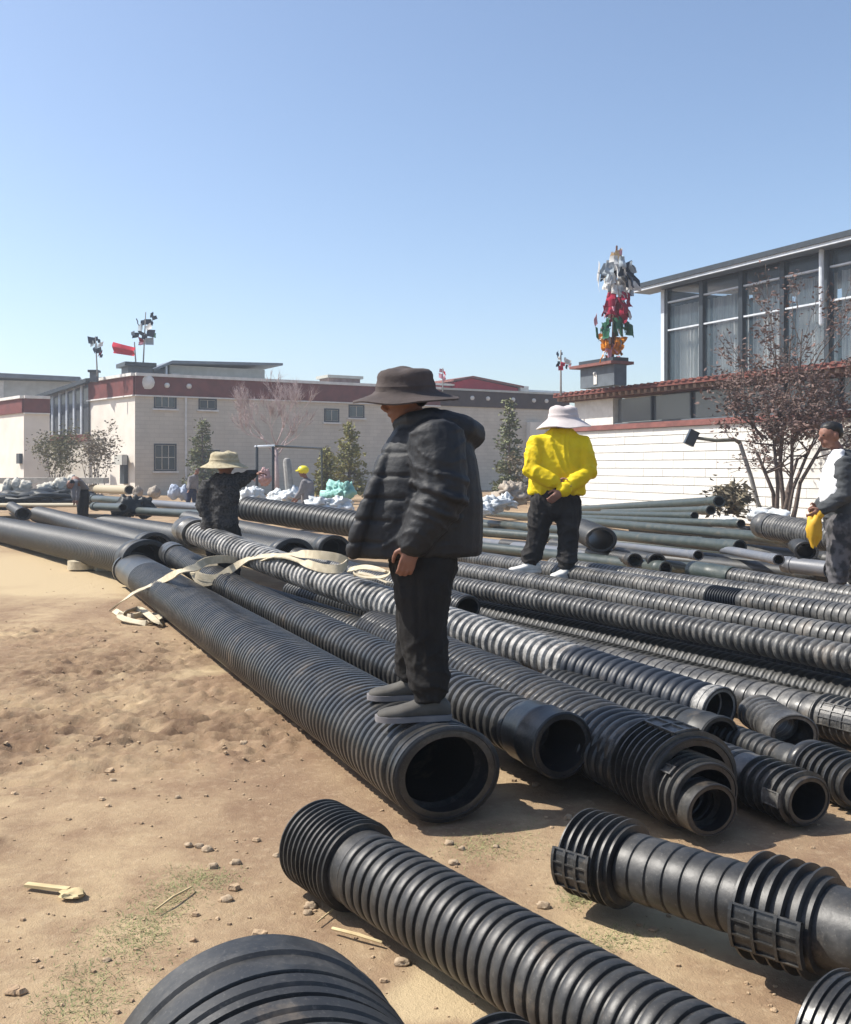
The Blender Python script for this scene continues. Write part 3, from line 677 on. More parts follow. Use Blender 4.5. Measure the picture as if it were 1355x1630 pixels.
# the pipe the man in the black jacket stands on
pipe('largest black ribbed pipe, the one the black jacket man stands on', Pz(713,1233,.24), Pz(213,906,.24), .47,
     [('end_collar', .13, 'band', 1.0, 0, 0, None), ('barrel', -1.5, 'round_', 1, .068, .019, None), ('spigot', -.10, 'plain', .985, 0, 0, None), ('end_ring', None, 'plain', 1.06, 0, 0, None)], 'hdpe', 1.24, 64, .0, None, .075)
pipe('black ribbed pipe directly behind the one the black jacket man stands on', Ps(896,1187,306), Ps(272,880,110), .31,
     [('socket', .34, 'band', 1.13, 0, 0, None), ('barrel', -.5, 'round_', 1, .078, .019, None), ('end_ring', None, 'band', 1.12, 0, 0, None)], 'hdpe', 1.06, 52, .03)
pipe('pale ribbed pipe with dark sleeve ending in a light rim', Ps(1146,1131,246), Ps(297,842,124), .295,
     [('end_collar', .10, 'band', 1.04, 0, 0, 'hdpe_p'), ('section', ('px',918), 'round_', 1.02, .08, .014, 'section'), ('barrel', -.35, 'round_', 1, .08, .020, 'hdpe_p'), ('end_ring', None, 'band', 1.2, 0, 0, 'hdpe_g')], 'hdpe_g', 1.24, 52, .05)  # stretch behind the end collar is coloured darker, ribs run on through it
LD = 'outer pipe with finned socket that holds two smaller pipes nested inside'
PIPES[LD] = {'oval': 1.16}
pipe(LD, Pz(1106,1244,.235), Pz(600,1005,.23), .40,
     [('socket', .34, 'fins', 1.17, .048, .022, None), ('neck', .06, 'plain', .98, 0, 0, None), RB(.075)], 'hdpe', 1.16, 60, .0, None, .035)
plate(LD, 'socket', .04, .30, .40*.585, R(78), R(108), 2, 2, 'hdpe_g')
LM = 'middle pipe of the nested three with a finned rim'
PIPES[LM] = {'oval': 1.22}
pipe(LM, Ps(1124,1267,339), Ps(1124,1267,339) + Vector((-.42,.91,0))*1.6, .325, [('socket', .34, 'fins', 1.04, .048, .016, None), RB(.07)], 'hdpe', 1.26, 52, 0, None, .03)
plate(LM, 'socket', .05, .16, .325*.53, R(128), R(142), 1, 1, 'hdpe_g')
pipe('innermost small pipe of the nested three', Ps(1134,1290,345), Ps(1134,1290,345) + Vector((-.42,.91,.0))*1.5, .24, [('end_collar', .1, 'plain', 1.0, 0, 0, None), RB(.06)], 'hdpe', 1.22, 44, 0, None, .04)
pipe('short grey pipe end right behind the light-rimmed pipe', Pz(1265,1170,.125), Pz(1265,1170,.125)+Vector((-.03,.58,0)), .235,
     [('socket', .24, 'band', 1.06, 0, 0, 'hdpe_g'), RB(.07)], 'hdpe_g', 1.24, 44)
LF = 'black pipe with coarse finned socket below the short grey pipe end'
PIPES[LF] = {'oval': 1.2}
pipe(LF, Pz(1288,1275,.135), Pz(1000,1160,.135), .25, [('socket', .34, 'fins', 1.07, .06, .02, None), ('neck', .1, 'plain', .96, 0, 0, 'hdpe_g'), RB(.07)], 'hdpe', 1.2, 48)
plate(LF, 'socket', .03, .14, .25*.545, R(160), R(190), 1, 1, 'hdpe_g')
pipe('finned pipe end cut by the right edge beside the coarse finned socket', Pz(1372,1250,.135), Pz(1285,1212,.135), .25, [('socket', .34, 'fins', 1.07, .06, .018, None), RB(.07)], 'hdpe', 1.2, 48)
LI = 'pale grooved pipe with finned clamp socket at the right edge'
PIPES[LI] = {'oval': 1.15}
pipe(LI, Pz(1400,1160,.14), Pz(690,981,.14), .25, [('socket', ('px',1314), 'fins', 1.16, .05, .018, None), ('barrel', None, 'groove', 1, .088, .010, None)], 'hdpe_g', 1.2, 44)
plate(LI, 'socket', .06, .32, .25*.6, R(130), R(185), 3, 3, 'hdpe_g')
GP = 'pale grooved pipes of the right-hand pile'
pipe('pale grooved pipe running just behind the one with the clamp socket', Pz(1420,1128,.14), Pz(690,962,.14), .25, [GR(.085)], 'hdpe_g', 1.2, 40)
pipe('lowest of the raised grey ribbed pipes, in shadow underneath', Ps(1400,1058,245), Ps(712,929,143), .20, [RB(.072, .015)], 'hdpe_g', 1.2, 36, 0, GP)
pipe('second raised grey pipe, under the feet of the yellow jacket man', Ps(1400,1026,234), Ps(700,903,135), .20, [GR(.068, .013)], 'hdpe_g', 1.2, 36, 0, GP)
pipe('grey ribbed pipe with a short dark patch', Ps(1400,989,213), Ps(740,887,122), .20,
     [('barrel', ('px',1187), 'groove', 1, .066, .013, None), ('dark_patch', ('px',1138), 'fins', 1.0, .03, .012, 'section'), ('barrel_end', None, 'groove', 1, .066, .013, None)], 'hdpe_g', 1.2, 36, 0, GP)  # short stretch coloured darker, with finer fins
pipe('thin grey pipe just behind the pipe with the dark patch', Ps(1400,970,198), Ps(880,899,136), .17, [RB(.06, .008)], 'hdpe_g', 1.2, 32, 0, GP)
pipe('grey pipe with smooth collar at far end, below the right-edge worker', Ps(1400,957,182), Ps(1103,907,149), .19,
     [('barrel', ('px',1168), 'groove', .96, .06, .008, None), ('collar', None, 'band', 1.08, 0, 0, 'green')], 'hdpe_g', 1.2, 32, 0, GP)
for i, (q, w, dd, lb) in enumerate((((1400,1058,245), (712,929,143), .30, 'dark pipe on the ground under the lowest raised grey pipe'), ((1400,1006,223), (720,895,130), .36, 'thick dark pipe on the ground under the feet of the yellow jacket man'),
                            ((1400,965,192), (760,888,118), .40, 'thick dark pipe on the ground below the worker at the right edge'))):
    A, B_ = Ps(*q), Ps(*w); A.x += .03; B_.x += .03; A.y += .12; B_.y += .12; A.z = B_.z = dd/2
    pipe(lb, A, B_, dd, [RB(.075, .010)], 'hdpe_d', 1.15, 30)

# foreground
pipe('long grooved pipe lying across the bare earth with its finned socket away from the camera', Pz(1165,1730,.165), Pz(505,1340,.175), .30,
     [('barrel', -.40, 'ring', 1, .056, .012, None), ('neck', -.33, 'plain', .97, 0, 0, None), ('socket', None, 'fins', 1.19, .034, .012, None)], 'hdpe_m', 1.04, 64)
LQ = 'short pipe with two finned clamp sockets lying on the earth'
PIPES[LQ] = {'oval': 1.12}
pipe(LQ, Pz(1520,1535,.235), Pz(928,1354,.205), .245,
     [('spigot', ('px',1322), 'plain', 1.08, 0, 0, None), ('socket', ('px',1202), 'fins', 1.46, .056, .026, None), ('barrel', ('px',1005), 'groove', 1, .070, .009, None), ('far_socket', None, 'fins', 1.36, .036, .020, None)], 'hdpe_m', 1.12, 60)
_px = PIPES[LQ]['axis'][5]
plate(LQ, 'socket', _px(1318), _px(1206), .245*.74, R(158), R(206), 3, 3)
plate(LQ, 'far_socket', _px(982), _px(925), .245*.69, R(158), R(210), 3, 3)
c = W(396,1722,2.28); pipe('widest pipe cropped by the bottom edge, its broad grooved hoops dusty', c + Vector((.36,-.93,0))*1.5, c, .70, [('barrel', -.22, 'wide', 1, .098, .030, None), ('far_collar', None, 'band', 1.0, 0, 0, None)], 'hdpe_m', 1.0, 80)
c = W(772,1702,2.66); pipe('finned rim just showing at the bottom edge beside the widest pipe', c + Vector((.55,-.83,0))*.8, c, .28, [('barrel', -.25, 'groove', .9, .08, .01, None), ('socket', None, 'fins', 1.06, .04, .014, None)], 'hdpe', 1.15, 48)
c = W(1318,1645,2.79); pipe('pipe with fine hoops at the bottom right corner', c + Vector((.63,-.78,0))*.9, c, .35, [('barrel', -.42, 'groove', .95, .08, .01, None), ('socket', None, 'fins', 1.0, .028, .008, None)], 'hdpe', 1.15, 60)

# middle distance, left
LG = 'large smooth-looking pipes lying at left'
sock = lambda D_, L_=.45: [('socket', L_, 'band', 1.12, 0, 0, None), RB(.09, .010)]
pipe('large dark pipe running off the left edge, mouth by the strap', Ps(235,893,109), Ps(-80,826,56), .56, sock(.56), 'hdpe_d', 1.2, 44)
pipe('large dark pipe second from the earth at the left edge', Ps(246,872,92), Ps(62,819,54), .48, sock(.5), 'hdpe_d', 1.2, 36)
pipe('large dark pipe whose mouth swallows a thinner pipe behind the strap loop', Ps(468,887,118), Ps(168,832,60), .46, sock(.5, .3), 'hdpe_d', 1.2, 40)
pipe('dark pipe with short socket mouth near the hem of the black jacket', Ps(533,875,112), Ps(300,826,70), .37, sock(.4, .3), 'hdpe_d', 1.2, 36)
pipe('thin ribbed pipe sticking out of a larger mouth behind the strap', Ps(745,968,168), Ps(440,876,112), .25, [RB(.06, .009)], 'hdpe', 1.2, 36)
pipe('thick dark pipe beside the pointing man in the straw hat', Ps(720,858,98), Ps(392,809,80), .48, [RB(.11, .014)], 'hdpe_d', 1.15, 40)
pipe('small pipe with black open mouth at the far left', Ps(37,818,62), Ps(10,800,42), .30, [('socket', .3, 'band', 1.12, 0, 0, None), RB(.09)], 'hdpe_d', 1.2, 28)
pipe('thin pale pipe lying behind the far left mouth', Ps(125,804,52), Ps(-40,804,48), .13, [('barrel', None, 'plain', 1, 0, 0, None)], 'tanpipe', 1, 16, name='plain_pipe')
pipe('beige pipe in front of the cream house wall', Ps(206,780,40), Ps(146,778,36), .38, [('barrel', None, 'plain', 1, 0, 0, None)], 'tanpipe', 1.1, 24, name='plain_pipe')
pipe('upper short green pipe left of the dark heap', Ps(200,798,62), Ps(148,794,54), .22, [('barrel', -.3, 'plain', 1, 0, 0, None), ('collar', None, 'band', 1.2, 0, 0, None)], 'green', 1.15, 24, name='plain_pipe')
pipe('lower short green pipe left of the dark heap', Ps(196,808,66), Ps(150,806,60), .20, [('barrel', -.3, 'plain', 1, 0, 0, None), ('collar', None, 'band', 1.2, 0, 0, None)], 'green', 1.15, 24, name='plain_pipe')
pipe('long grey pipe behind the straw hat man', Ps(345,809,66), Ps(214,799,56), .20, [('barrel', None, 'plain', 1, 0, 0, None)], 'blue', 1.1, 24, name='plain_pipe')
pipe('dark pipe below the long grey pipe behind the straw hat man', Ps(345,820,72), Ps(214,813,62), .20, [('barrel', None, 'plain', 1, 0, 0, None)], 'green', 1.1, 24, name='plain_pipe')

# middle distance, right: dark green drain pipes with sockets
GW = 'dark green drain pipes in front of the white wall'
def drain(lb, a, b, D, m='green', L_=.55):
    pipe(lb, Ps(*a), Ps(*b), D, [('socket', L_, 'band', 1.14, 0, 0, None), ('barrel', None, 'plain', 1, 0, 0, None)], m, 1.12, 28, 0, GW, .05, 'drain_pipe')
drain('topmost green drain pipe, tilted up against the white wall', (1145,798,66), (905,812,44), .25)
drain('short green drain pipe tucked under the topmost one', (1132,812,68), (960,816,50), .20)
drain('green drain pipe with socket ending left of the bent lamp base', (1106,821,72), (890,817,50), .16)
drain('thin green drain pipe with round dark mouth below the bent lamp', (1180,834,79), (800,819,46), .165)
drain('longest green drain pipe, reaching toward the big ribbed pipe', (1256,858,91), (740,814,44), .20)
drain('green drain pipe with dark mouth just below the longest one', (1178,871,99), (740,830,53), .21)
drain('thin grey drain pipe with double ring at its end', (1112,884,106), (960,866,82), .14, 'blue', .25)
drain('short grey drain pipe right of the double-ringed one', (1240,891,113), (1150,874,96), .14, 'blue', .3)
drain('green drain pipe passing behind the legs of the yellow jacket man', (935,857,68), (735,842,58), .17)
drain('low grey pipe behind the shoes of the yellow jacket man', (1002,893,96), (738,859,69), .18, 'blue', .3)
pipe('broken dark pipe with big open mouth right of the yellow jacket man', Ps(957,859,99), Ps(925,843,84), .42, [('barrel', None, 'round_', 1, .08, .012, None)], 'hdpe_d', 1.25, 36)
pipe('left one of two small black mouths below the green pipes', Ps(1011,892,107), Ps(940,879,90), .19, sock(.2, .2), 'hdpe_d', 1.15, 28)
pipe('right one of two small black mouths below the green pipes', Ps(1046,894,108), Ps(985,881,92), .22, sock(.2, .2), 'hdpe_d', 1.15, 28)
pipe('dark mouth behind the legs of the worker at the right edge', Ps(1284,878,111), Ps(1262,862,90), .26, sock(.2, .2), 'hdpe_d', 1.15, 28)
pipe('big ribbed pipe with ringed end beside the tree trunk', Ps(1340,858,104), Ps(1214,836,92), .44, [('barrel', -.35, 'round_', 1, .075, .012, None), ('collar', None, 'band', 1.04, 0, 0, None)], 'hdpe_g', 1.15, 40)
pipe('short smooth grey-blue pipe lying at the feet of the worker at the right edge', Ps(1318,906,113), Ps(1248,898,109), .23, [('barrel', -.15, 'plain', 1, 0, 0, None), ('collar', None, 'band', 1.08, 0, 0, None)], 'blue', 1.1, 28, name='plain_pipe')

def hit(label, px, py, lift=.02):
    """distance along the view ray at which it meets the pipe's surface"""
    a, b, L, at, *_ = PIPES[label]['axis']; R_ = PIPES[label]['R']; ax = (b-a).normalized(); lat_ = ax.cross(Vector((0,0,1))).normalized(); up = lat_.cross(ax)
    d = 5.0
    while d < 20:
        v = W(px, py, d) - a; s_ = v.dot(ax)
        if 0 < s_ < L and (v.dot(lat_)/(R_[0]*R_[1]))**2 + (v.dot(up)/R_[0])**2 < 1: return W(px, py, d-lift)
        d += .01
    return None

# pipes that fill the gaps between the ones on top
def V3(*a): return Vector(a)
pipe('dark pipe on the earth half hidden under the pale pipe with the dark section', V3(.62,7.4,.16), V3(-2.4,12.8,.16), .32, [RB(.075)], 'hdpe_d', 1.15, 30)
pipe('dark pipe on the earth behind the pale pipe with the dark section', V3(1.05,8.25,.14), V3(-1.7,12.9,.14), .28, [RB(.075)], 'hdpe_d', 1.15, 30)
pipe('dark ribbed pipe low behind the hand of the black jacket man', V3(.62,9.6,.15), V3(-1.2,13.6,.15), .30, [RB(.075)], 'hdpe_d', 1.15, 30)
FILL = [((1130,908,.10),(740,868,.10),.20,'lowest dark pipe in the tangle right of the yellow jacket man'), ((1215,905,.11),(800,866,.11),.21,'second lowest dark pipe in the tangle below the green drain pipes'),
        ((1300,908,.12),(880,866,.12),.24,'dark pipe lying under the short smooth grey-blue pipe'), ((1230,885,.10),(760,846,.10),.20,'dark pipe on the ground below the longest green drain pipe'),
        ((1330,893,.14),(960,852,.14),.28,'thick dark pipe under the big ribbed pipe beside the tree'), ((1120,862,.10),(745,834,.10),.20,'dark pipe on the ground under the topmost green pipes'),
        ((1330,872,.16),(1010,842,.16),.32,'thick dark pipe behind the longest green drain pipe'), ((1060,905,.26),(860,882,.22),.20,'dark pipe lying over the lowest one beside the small black mouths'),
        ((1370,925,.14),(1120,897,.14),.26,'dark pipe in front of the short smooth grey-blue pipe')]
for a_, b_, D_, lb in FILL: pipe(lb, Pz(*a_), Pz(*b_), D_, [('socket', .3, 'band', 1.12, 0, 0, None), ('barrel', None, 'plain', 1, 0, 0, None)], 'green' if D_ < .21 else 'hdpe_d', 1.12, 24, 0, None, .05, 'drain_pipe')

pipe('dark pipe end in the shade below the light-rimmed pipe mouth', V3(1.74,5.95,.13), V3(.95,7.5,.13), .26, [('socket', .25, 'band', 1.08, 0, 0, None), RB(.07)], 'hdpe_d', 1.15, 36)
pipe('dark pipe squeezed between the two pale grooved pipes at right', V3(2.75,6.75,.11), V3(.75,10.2,.11), .21, [RB(.07)], 'hdpe_d', 1.15, 28)

pipe('small dark pipe end under the short grey pipe end', V3(2.10,5.5,.095), V3(1.6,6.75,.095), .18, [('socket', .2, 'band', 1.08, 0, 0, None), RB(.06)], 'hdpe_d', 1.1, 32)
pipe('dark pipe lying along the foot of the white wall', Pz(1215,846,.12), Pz(890,826,.12), .24, [('barrel', None, 'plain', 1, 0, 0, None)], 'hdpe_d', 1.1, 24, name='drain_pipe')
# ------------------------------------------------------------------ trees
M['bark'] = nmat('grey_brown_bark', (.17,.13,.11), (.10,.08,.07), .9, .1, 9, 5, .3)
M['pinkbark'] = nmat('pinkish_bare_twigs', (.46,.37,.36), (.38,.3,.29), .9, .1, 9)
M['leaf_red'] = nmat('red_brown_leaf', (.20,.125,.105), (.115,.08,.068), .7, .3, 1.6, 3, 0, None, (.38,.62))
M['leaf_dull'] = nmat('dull_olive_leaf', (.22,.185,.12), (.14,.115,.08), .75, .25, 3)
M['needle'] = nmat('yellow_green_needle', (.27,.25,.085), (.15,.15,.06), .8, .2, 1.2, 4, 0, None, (.38,.62))
M['needle_d'] = nmat('grey_green_needle', (.20,.21,.11), (.12,.135,.075), .8, .2, 1.2, 4, 0, None, (.38,.62))
M['bush'] = nmat('olive_bush_leaf', (.20,.185,.09), (.12,.115,.06), .8, .2, 1.2, 4, 0, None, (.38,.62))

def grow(g, rnd, p, d, L, r, depth, tips, up=.12, spread=.55, kids=(2,3), minr=.006, shrink=.72, nseg=3):
    path = [p]; rad = [r]; q = p.copy(); dd = d.copy()
    for i in range(nseg):
        dd = (dd + Vector((rnd.gauss(0,.13), rnd.gauss(0,.13), rnd.gauss(0,.08)+up*.3))).normalized()
        q = q + dd*(L/nseg); path.append(q); rad.append(max(minr, r*(1-.38*(i+1)/nseg)))
    g.tube(path, rad, 7 if r > .03 else 4, round_=False)
    if depth <= 2: tips += [(x, dd) for x in path[1:]]
    if depth == 0: return
    for k in range(rnd.randint(*kids)):
        ax = Vector((rnd.gauss(0,1), rnd.gauss(0,1), rnd.gauss(0,.5))).normalized()
        nd = (dd + ax*spread + Vector((0,0,up))).normalized()
        st = path[rnd.choice([-1,-1,-2])]
        grow(g, rnd, st, nd, L*shrink*rnd.uniform(.8,1.15), rad[-1]*.75, depth-1, tips, up, spread, kids, minr, shrink, nseg)
def leaves(g, rnd, tips, per, size, jit, flat=.5):
    for p, d in tips:
        for k in range(per):
            c = p + Vector((rnd.gauss(0,jit), rnd.gauss(0,jit), rnd.gauss(0,jit*.8)))
            u = Vector((rnd.gauss(0,1), rnd.gauss(0,1), rnd.gauss(0,flat))).normalized(); v = u.cross(Vector((rnd.gauss(0,1), rnd.gauss(0,1), rnd.gauss(0,1)))).normalized()
            s_ = size*rnd.uniform(.6,1.3); n_ = u.cross(v)*s_*.18
            g.add([c-u*s_, c-v*s_*.45+n_, c+u*s_, c+v*s_*.45+n_], [(0,1,2),(0,2,3)])

# red-leaved tree by the white wall
rnd = random.Random(21); d0 = 26.3; base = W(1246, 846, d0)
root = thing('red_leaved_tree', 'multi-stemmed tree with red-brown leaves in front of the white wall', 'tree', base)
tg = G(); tips = []; low = []
for k, (px, py) in enumerate(((1232,700),(1262,690),(1205,720),(1290,712),(1250,640),(1270,730),(1320,690))):
    top = W(px, py, d0 + rnd.uniform(-.7,.7)); mid = base.lerp(top, .5) + Vector((rnd.gauss(0,.12), rnd.gauss(0,.12), 0)); st = base + Vector(((k-3)*.07, rnd.gauss(0,.1), 0))
    tg.tube([st, st.lerp(mid,.5)+Vector((rnd.gauss(0,.04),0,0)), mid, top], [.075,.06,.05,.038], 8, round_=False)
    for q in range(4):
        f = rnd.uniform(.45, 1); p = mid.lerp(top, f); dr = Vector((rnd.gauss(0,1), rnd.gauss(0,.8), rnd.uniform(.0,.9))).normalized()
        grow(tg, rnd, p, dr, rnd.uniform(.55,.9), .028, 3, tips, .10, .7, (2,3))
for (px, py) in ((1130,640),(1160,610),(1200,600),(1240,590),(1290,595),(1330,600),(1180,640),(1300,640),(1350,630)):
    tgt = W(px, py, d0 + rnd.uniform(-1,1)); st = W(1245+(px-1245)*.35, 700, d0); grow(tg, rnd, st, (tgt-st).normalized(), (tgt-st).length*.7, .035, 3, tips, .05, .6, (2,3))
for (px, py) in ((1200,510),(1250,490),(1290,480),(1330,500),(1225,540),(1310,530),(1350,520)):
    tgt = W(px, py, d0 + rnd.uniform(-.8,.8)); st = W(1262+(px-1262)*.4, 600, d0); grow(tg, rnd, st, (tgt-st).normalized(), (tgt-st).length*.62, .022, 3, low, .1, .45, (2,2))
part('trunk', tg, M['bark'], root, sharp=None)
dense = [t for t in tips if t[0].z > W(0,690,d0).z and t[0].z < W(0,575,d0).z]; rest = [t for t in tips if t[0].z <= W(0,690,d0).z or t[0].z >= W(0,575,d0).z]
cg = G(); leaves(cg, rnd, dense, 3, .062, .14); leaves(cg, rnd, rest, 1, .06, .10); leaves(cg, rnd, low, 2, .065, .10)
for k in range(1900):   # the dense middle tier
    px = rnd.gauss(1258, 62); py = rnd.gauss(622, 26)
    if px < 1100: continue
    p = W(px, py, d0 + rnd.gauss(0,.8))
    if noise.noise((p.x*1.1, p.y*1.1, p.z*1.6)) < -.08: continue
    leaves(cg, rnd, [(p, None)], 1, .066, .03)
part('crown', cg, M['leaf_red'], root, smooth=False)
print('tree tips', len(tips), len(low), len(cg.f))

def conifer(label, px, ptop, pbot, d, wpx, mat, seed, dens=1.0):
    rnd = random.Random(seed); s = FPX/d; base = W(px, pbot, d); H = (pbot-ptop)/s; Rm = wpx/2/s
    root = thing('conifer_tree', label, 'tree', base, 'young conifers along the far house')
    g = G(); g.tube([base, base+Vector((0,0,H*.97))], [.10,.015], 8, round_=False)
    cg = G(); z = .16; 
    while z < .98:
        rr = Rm*(1-z)**.8*rnd.uniform(.75,1.15)+.05; nb = int(5+6*(1-z))
        for k in range(nb):
            a = rnd.uniform(0,6.283); L = rr*rnd.uniform(.6,1.15); dr = Vector((math.cos(a), math.sin(a), rnd.uniform(-.25,.25)))
            p0 = base+Vector((0,0,H*z)); p1 = p0+dr*L
            g.tube([p0, p0.lerp(p1,.5)+Vector((0,0,-.04*L)), p1], [.022,.014,.006], 4, round_=False)
            m = int((10+24*L)*dens)
            for q in range(m):
                c = p0.lerp(p1, rnd.uniform(.25,1.03)) + Vector((rnd.gauss(0,.09), rnd.gauss(0,.09), rnd.gauss(-.04,.08)))
                u = (dr + Vector((rnd.gauss(0,.7), rnd.gauss(0,.7), rnd.gauss(.1,.5)))).normalized()*rnd.uniform(.09,.2); v = u.cross(Vector((rnd.gauss(0,1),rnd.gauss(0,1),rnd.gauss(0,1)))).normalized()*.035
                cg.add([c-v, c+u*.5-v*1.2, c+u, c+u*.5+v*1.2, c+v], [(0,1,2,3,4)])
        z += rnd.uniform(.045,.075)
    part('trunk', g, M['bark'], root, sharp=None); part('crown', cg, mat, root, smooth=False)
conifer('olive conifer behind the straw hat of the pointing man', 322, 660, 800, 54, 74, M['needle_d'], 1)
conifer('yellow-green conifer between the helmet worker and the black jacket man', 556, 668, 800, 50, 92, M['needle'], 2)
conifer('tall slender conifer left of the yellow jacket man', 811, 632, 806, 48, 66, M['needle_d'], 3, 1.15)
conifer('small ragged conifer right of the goal frame', 520, 712, 798, 46, 60, M['needle'], 4, .8)
def bush(label, px, ptop, pbot, d, wpx, mat, seed, cnt):
    rnd = random.Random(seed); s = FPX/d; base = W(px, pbot, d); H = (pbot-ptop)/s; Rm = wpx/2/s
    root = thing('shrub', label, 'shrub', base, 'shrubs by the left houses'); g = G(); tips = []
    for k in range(7):
        dr = Vector((rnd.gauss(0,.45)*Rm/H, rnd.gauss(0,.4)*Rm/H, 1)).normalized(); grow(g, rnd, base+Vector((rnd.gauss(0,Rm*.3),rnd.gauss(0,Rm*.2),0)), dr, H*.42, .035, 3, tips, .2, .5, (2,2))
    cg = G(); leaves(cg, rnd, tips, cnt, .10, .20)
    part('trunk', g, M['bark'], root, sharp=None); part('crown', cg, mat, root, smooth=False)
bush('broad olive shrub in front of the sun room', 92, 690, 800, 56, 80, M['bush'], 5, 7)
bush('narrow shrub against the sunlit end wall of the cream house', 148, 690, 800, 55, 42, M['leaf_dull'], 6, 4)
bush('dry shrub at the foot of the tall slender conifer', 842, 730, 806, 46, 56, M['leaf_dull'], 8, 3)
rnd = random.Random(31); base = W(440, 800, 52); root = thing('bare_tree', 'leafless pinkish tree in front of the cream house', 'tree', base); g = G(); tips = []
g.tube([base, W(441,760,52), W(439,715,52)], [.14,.12,.10], 9, round_=False)
for (px, py) in ((425,668),(452,655),(470,690),(408,680),(492,675),(385,690),(440,650),(505,690),(378,678)):
    st = W(440, rnd.uniform(708,735), 52); tgt = W(px, py, 52+rnd.uniform(-1.5,1.5)); grow(g, rnd, st, (tgt-st).normalized(), (tgt-st).length*.52, .036, 5, tips, .20, .42, (2,3), .007, .72)
part('trunk', g, M['pinkbark'], root, sharp=None)
tw = G()
for p, dd in tips[::2]:
    for k in range(1):
        q = p + (dd + Vector((rnd.gauss(0,.4), rnd.gauss(0,.4), rnd.gauss(.2,.3)))).normalized()*rnd.uniform(.2,.5); tw.tube([p, q], [.005,.002], 3, round_=False)
part('crown', tw, M['pinkbark'], root, sharp=None)
print('bare', len(tips))

# goal-like steel frame
root = thing('steel_frame', 'dark steel goal-like frame standing left of the helmet worker', 'frame', W(424, 806, 33)); d = 33
for px in (409, 435): g = G(); g.tube([W(px,812,d), W(px,711,d)], [.05,.05], 8); part('post', g, M['steel'], root)
g = G(); g.tube([W(407,711,d), W(436,710,d)], [.045,.045], 8); part('crossbar', g, M['palemetal'], root)
g = G(); g.tube([W(436,710,d), W(512,714,d+5)], [.04,.04], 8); part('long_rail', g, M['green'], root)
g = G(); g.tube([W(512,714,d+5), W(513,790,d+5)], [.04,.04], 8); part('post', g, M['green'], root)
g = G(); g.tube([W(462,788,29), W(457,735,29)], [.13,.12], 10); solo('short_post', g, M['pole'], 'short thick grey post behind the helmet worker', 'post')

# ------------------------------------------------------------------ heaps, sacks and rubble in the middle distance
M['sheet'] = nmat('white_plastic_sheet', (.68,.70,.70), (.50,.53,.54), .5, .4, 3, 5, .3)
M['teal'] = nmat('teal_tarp', (.28,.52,.46), (.16,.36,.32), .55, .4, 3, 5, .3)
M['sack'] = nmat('off_white_woven_sack', (.58,.55,.48), (.42,.40,.34), .8, .2, 6, 4, .3)
M['rock'] = nmat('pale_rock', (.40,.35,.29), (.26,.22,.18), .9, .1, 5, 5, .4)
M['pink'] = nmat('pink_cloth', (.50,.33,.32), (.38,.24,.23), .9, .1, 5)
M['bluebag'] = nmat('pale_blue_bag', (.42,.47,.56), (.30,.35,.44), .7, .2, 4)
M['tarp'] = nmat('black_tarp', (.018,.022,.024), None, .5, .3, 4)
def lump(g, c, r, seed, rough=.35, n=30, m=18, sq=1.0):
    rs = []
    for k in range(1, m):
        a = math.pi*k/m; ring = []
        for i in range(n):
            b_ = 2*math.pi*i/n; v = Vector((math.sin(a)*math.cos(b_), math.sin(a)*math.sin(b_), -math.cos(a)))
            w = 1 + rough*noise.noise(v*1.4+Vector((seed,0,0))) + rough*.6*noise.noise(v*3.3+Vector((0,seed,0))) + rough*.7*(abs(noise.noise(v*5.5+Vector((0,0,seed))))-.2) + rough*.25*(abs(noise.noise(v*12+Vector((0,seed,seed))))-.2)
            ring.append(Vector((v.x*r[0], v.y*r[1], v.z*r[2]))*w + Vector(c))
        rs.append(ring)
    g.rings(rs)
def heap(name, label, cat, px, py, wpx, hpx, d, mat, seed, rough=.5, group=None, k=3):
    s = FPX/d; g = G(); rnd = random.Random(seed)
    for i in range(k):
        c = W(px+rnd.uniform(-.3,.3)*wpx, py, d); c.z = CAMH-(py-HORIZ)/s + rnd.uniform(-.05,.08)*hpx/s; c.y += rnd.uniform(-.4,.4)
        lump(g, c, (wpx/2/s*rnd.uniform(.5,.8), wpx/2.6/s*rnd.uniform(.6,1), hpx/2/s*rnd.uniform(.6,1)), seed+i*3.1, rough)
    return solo(name, g, mat, label, cat, group, sharp=None)
GS = 'pale heaps lying behind the pipes'
heap('sheet_heap', 'white sheeting heap at the feet of the helmet worker', 'sheeting', 455, 796, 66, 30, 29, M['sheet'], 1, .7, GS)
heap('sheet_heap', 'low white heap below the steel goal frame', 'sheeting', 408, 790, 40, 26, 31, M['sheet'], 12, .7, GS)
heap('tarp_heap', 'teal and pale green tarpaulin heap right of the helmet worker', 'tarpaulin', 536, 784, 50, 34, 30, M['teal'], 2, .75)
heap('sheet_heap', 'white sheeting heap below the teal tarpaulin', 'sheeting', 528, 804, 70, 26, 27, M['sheet'], 3, .7, GS)
heap('sheet_heap', 'white heap between the two men left of the tall conifer', 'sheeting', 790, 801, 58, 26, 28, M['sheet'], 4, .8, GS)
heap('sheet_heap', 'white heap touching the back of the black jacket', 'sheeting', 766, 812, 40, 22, 27, M['sheet'], 5, .6, GS)
heap('rubble_heap', 'broken pale rubble behind the yellow jacket man', 'rubble', 812, 786, 60, 30, 33, M['rock'], 6, .9)
heap('pink_bundle', 'pink cloth bundle behind the pointing hand', 'bundle', 425, 760, 30, 26, 36, M['pink'], 7, .5)
heap('blue_bag', 'pale blue bag beside the man in navy trousers', 'bag', 284, 785, 26, 30, 44, M['bluebag'], 8, .4, None, 2)
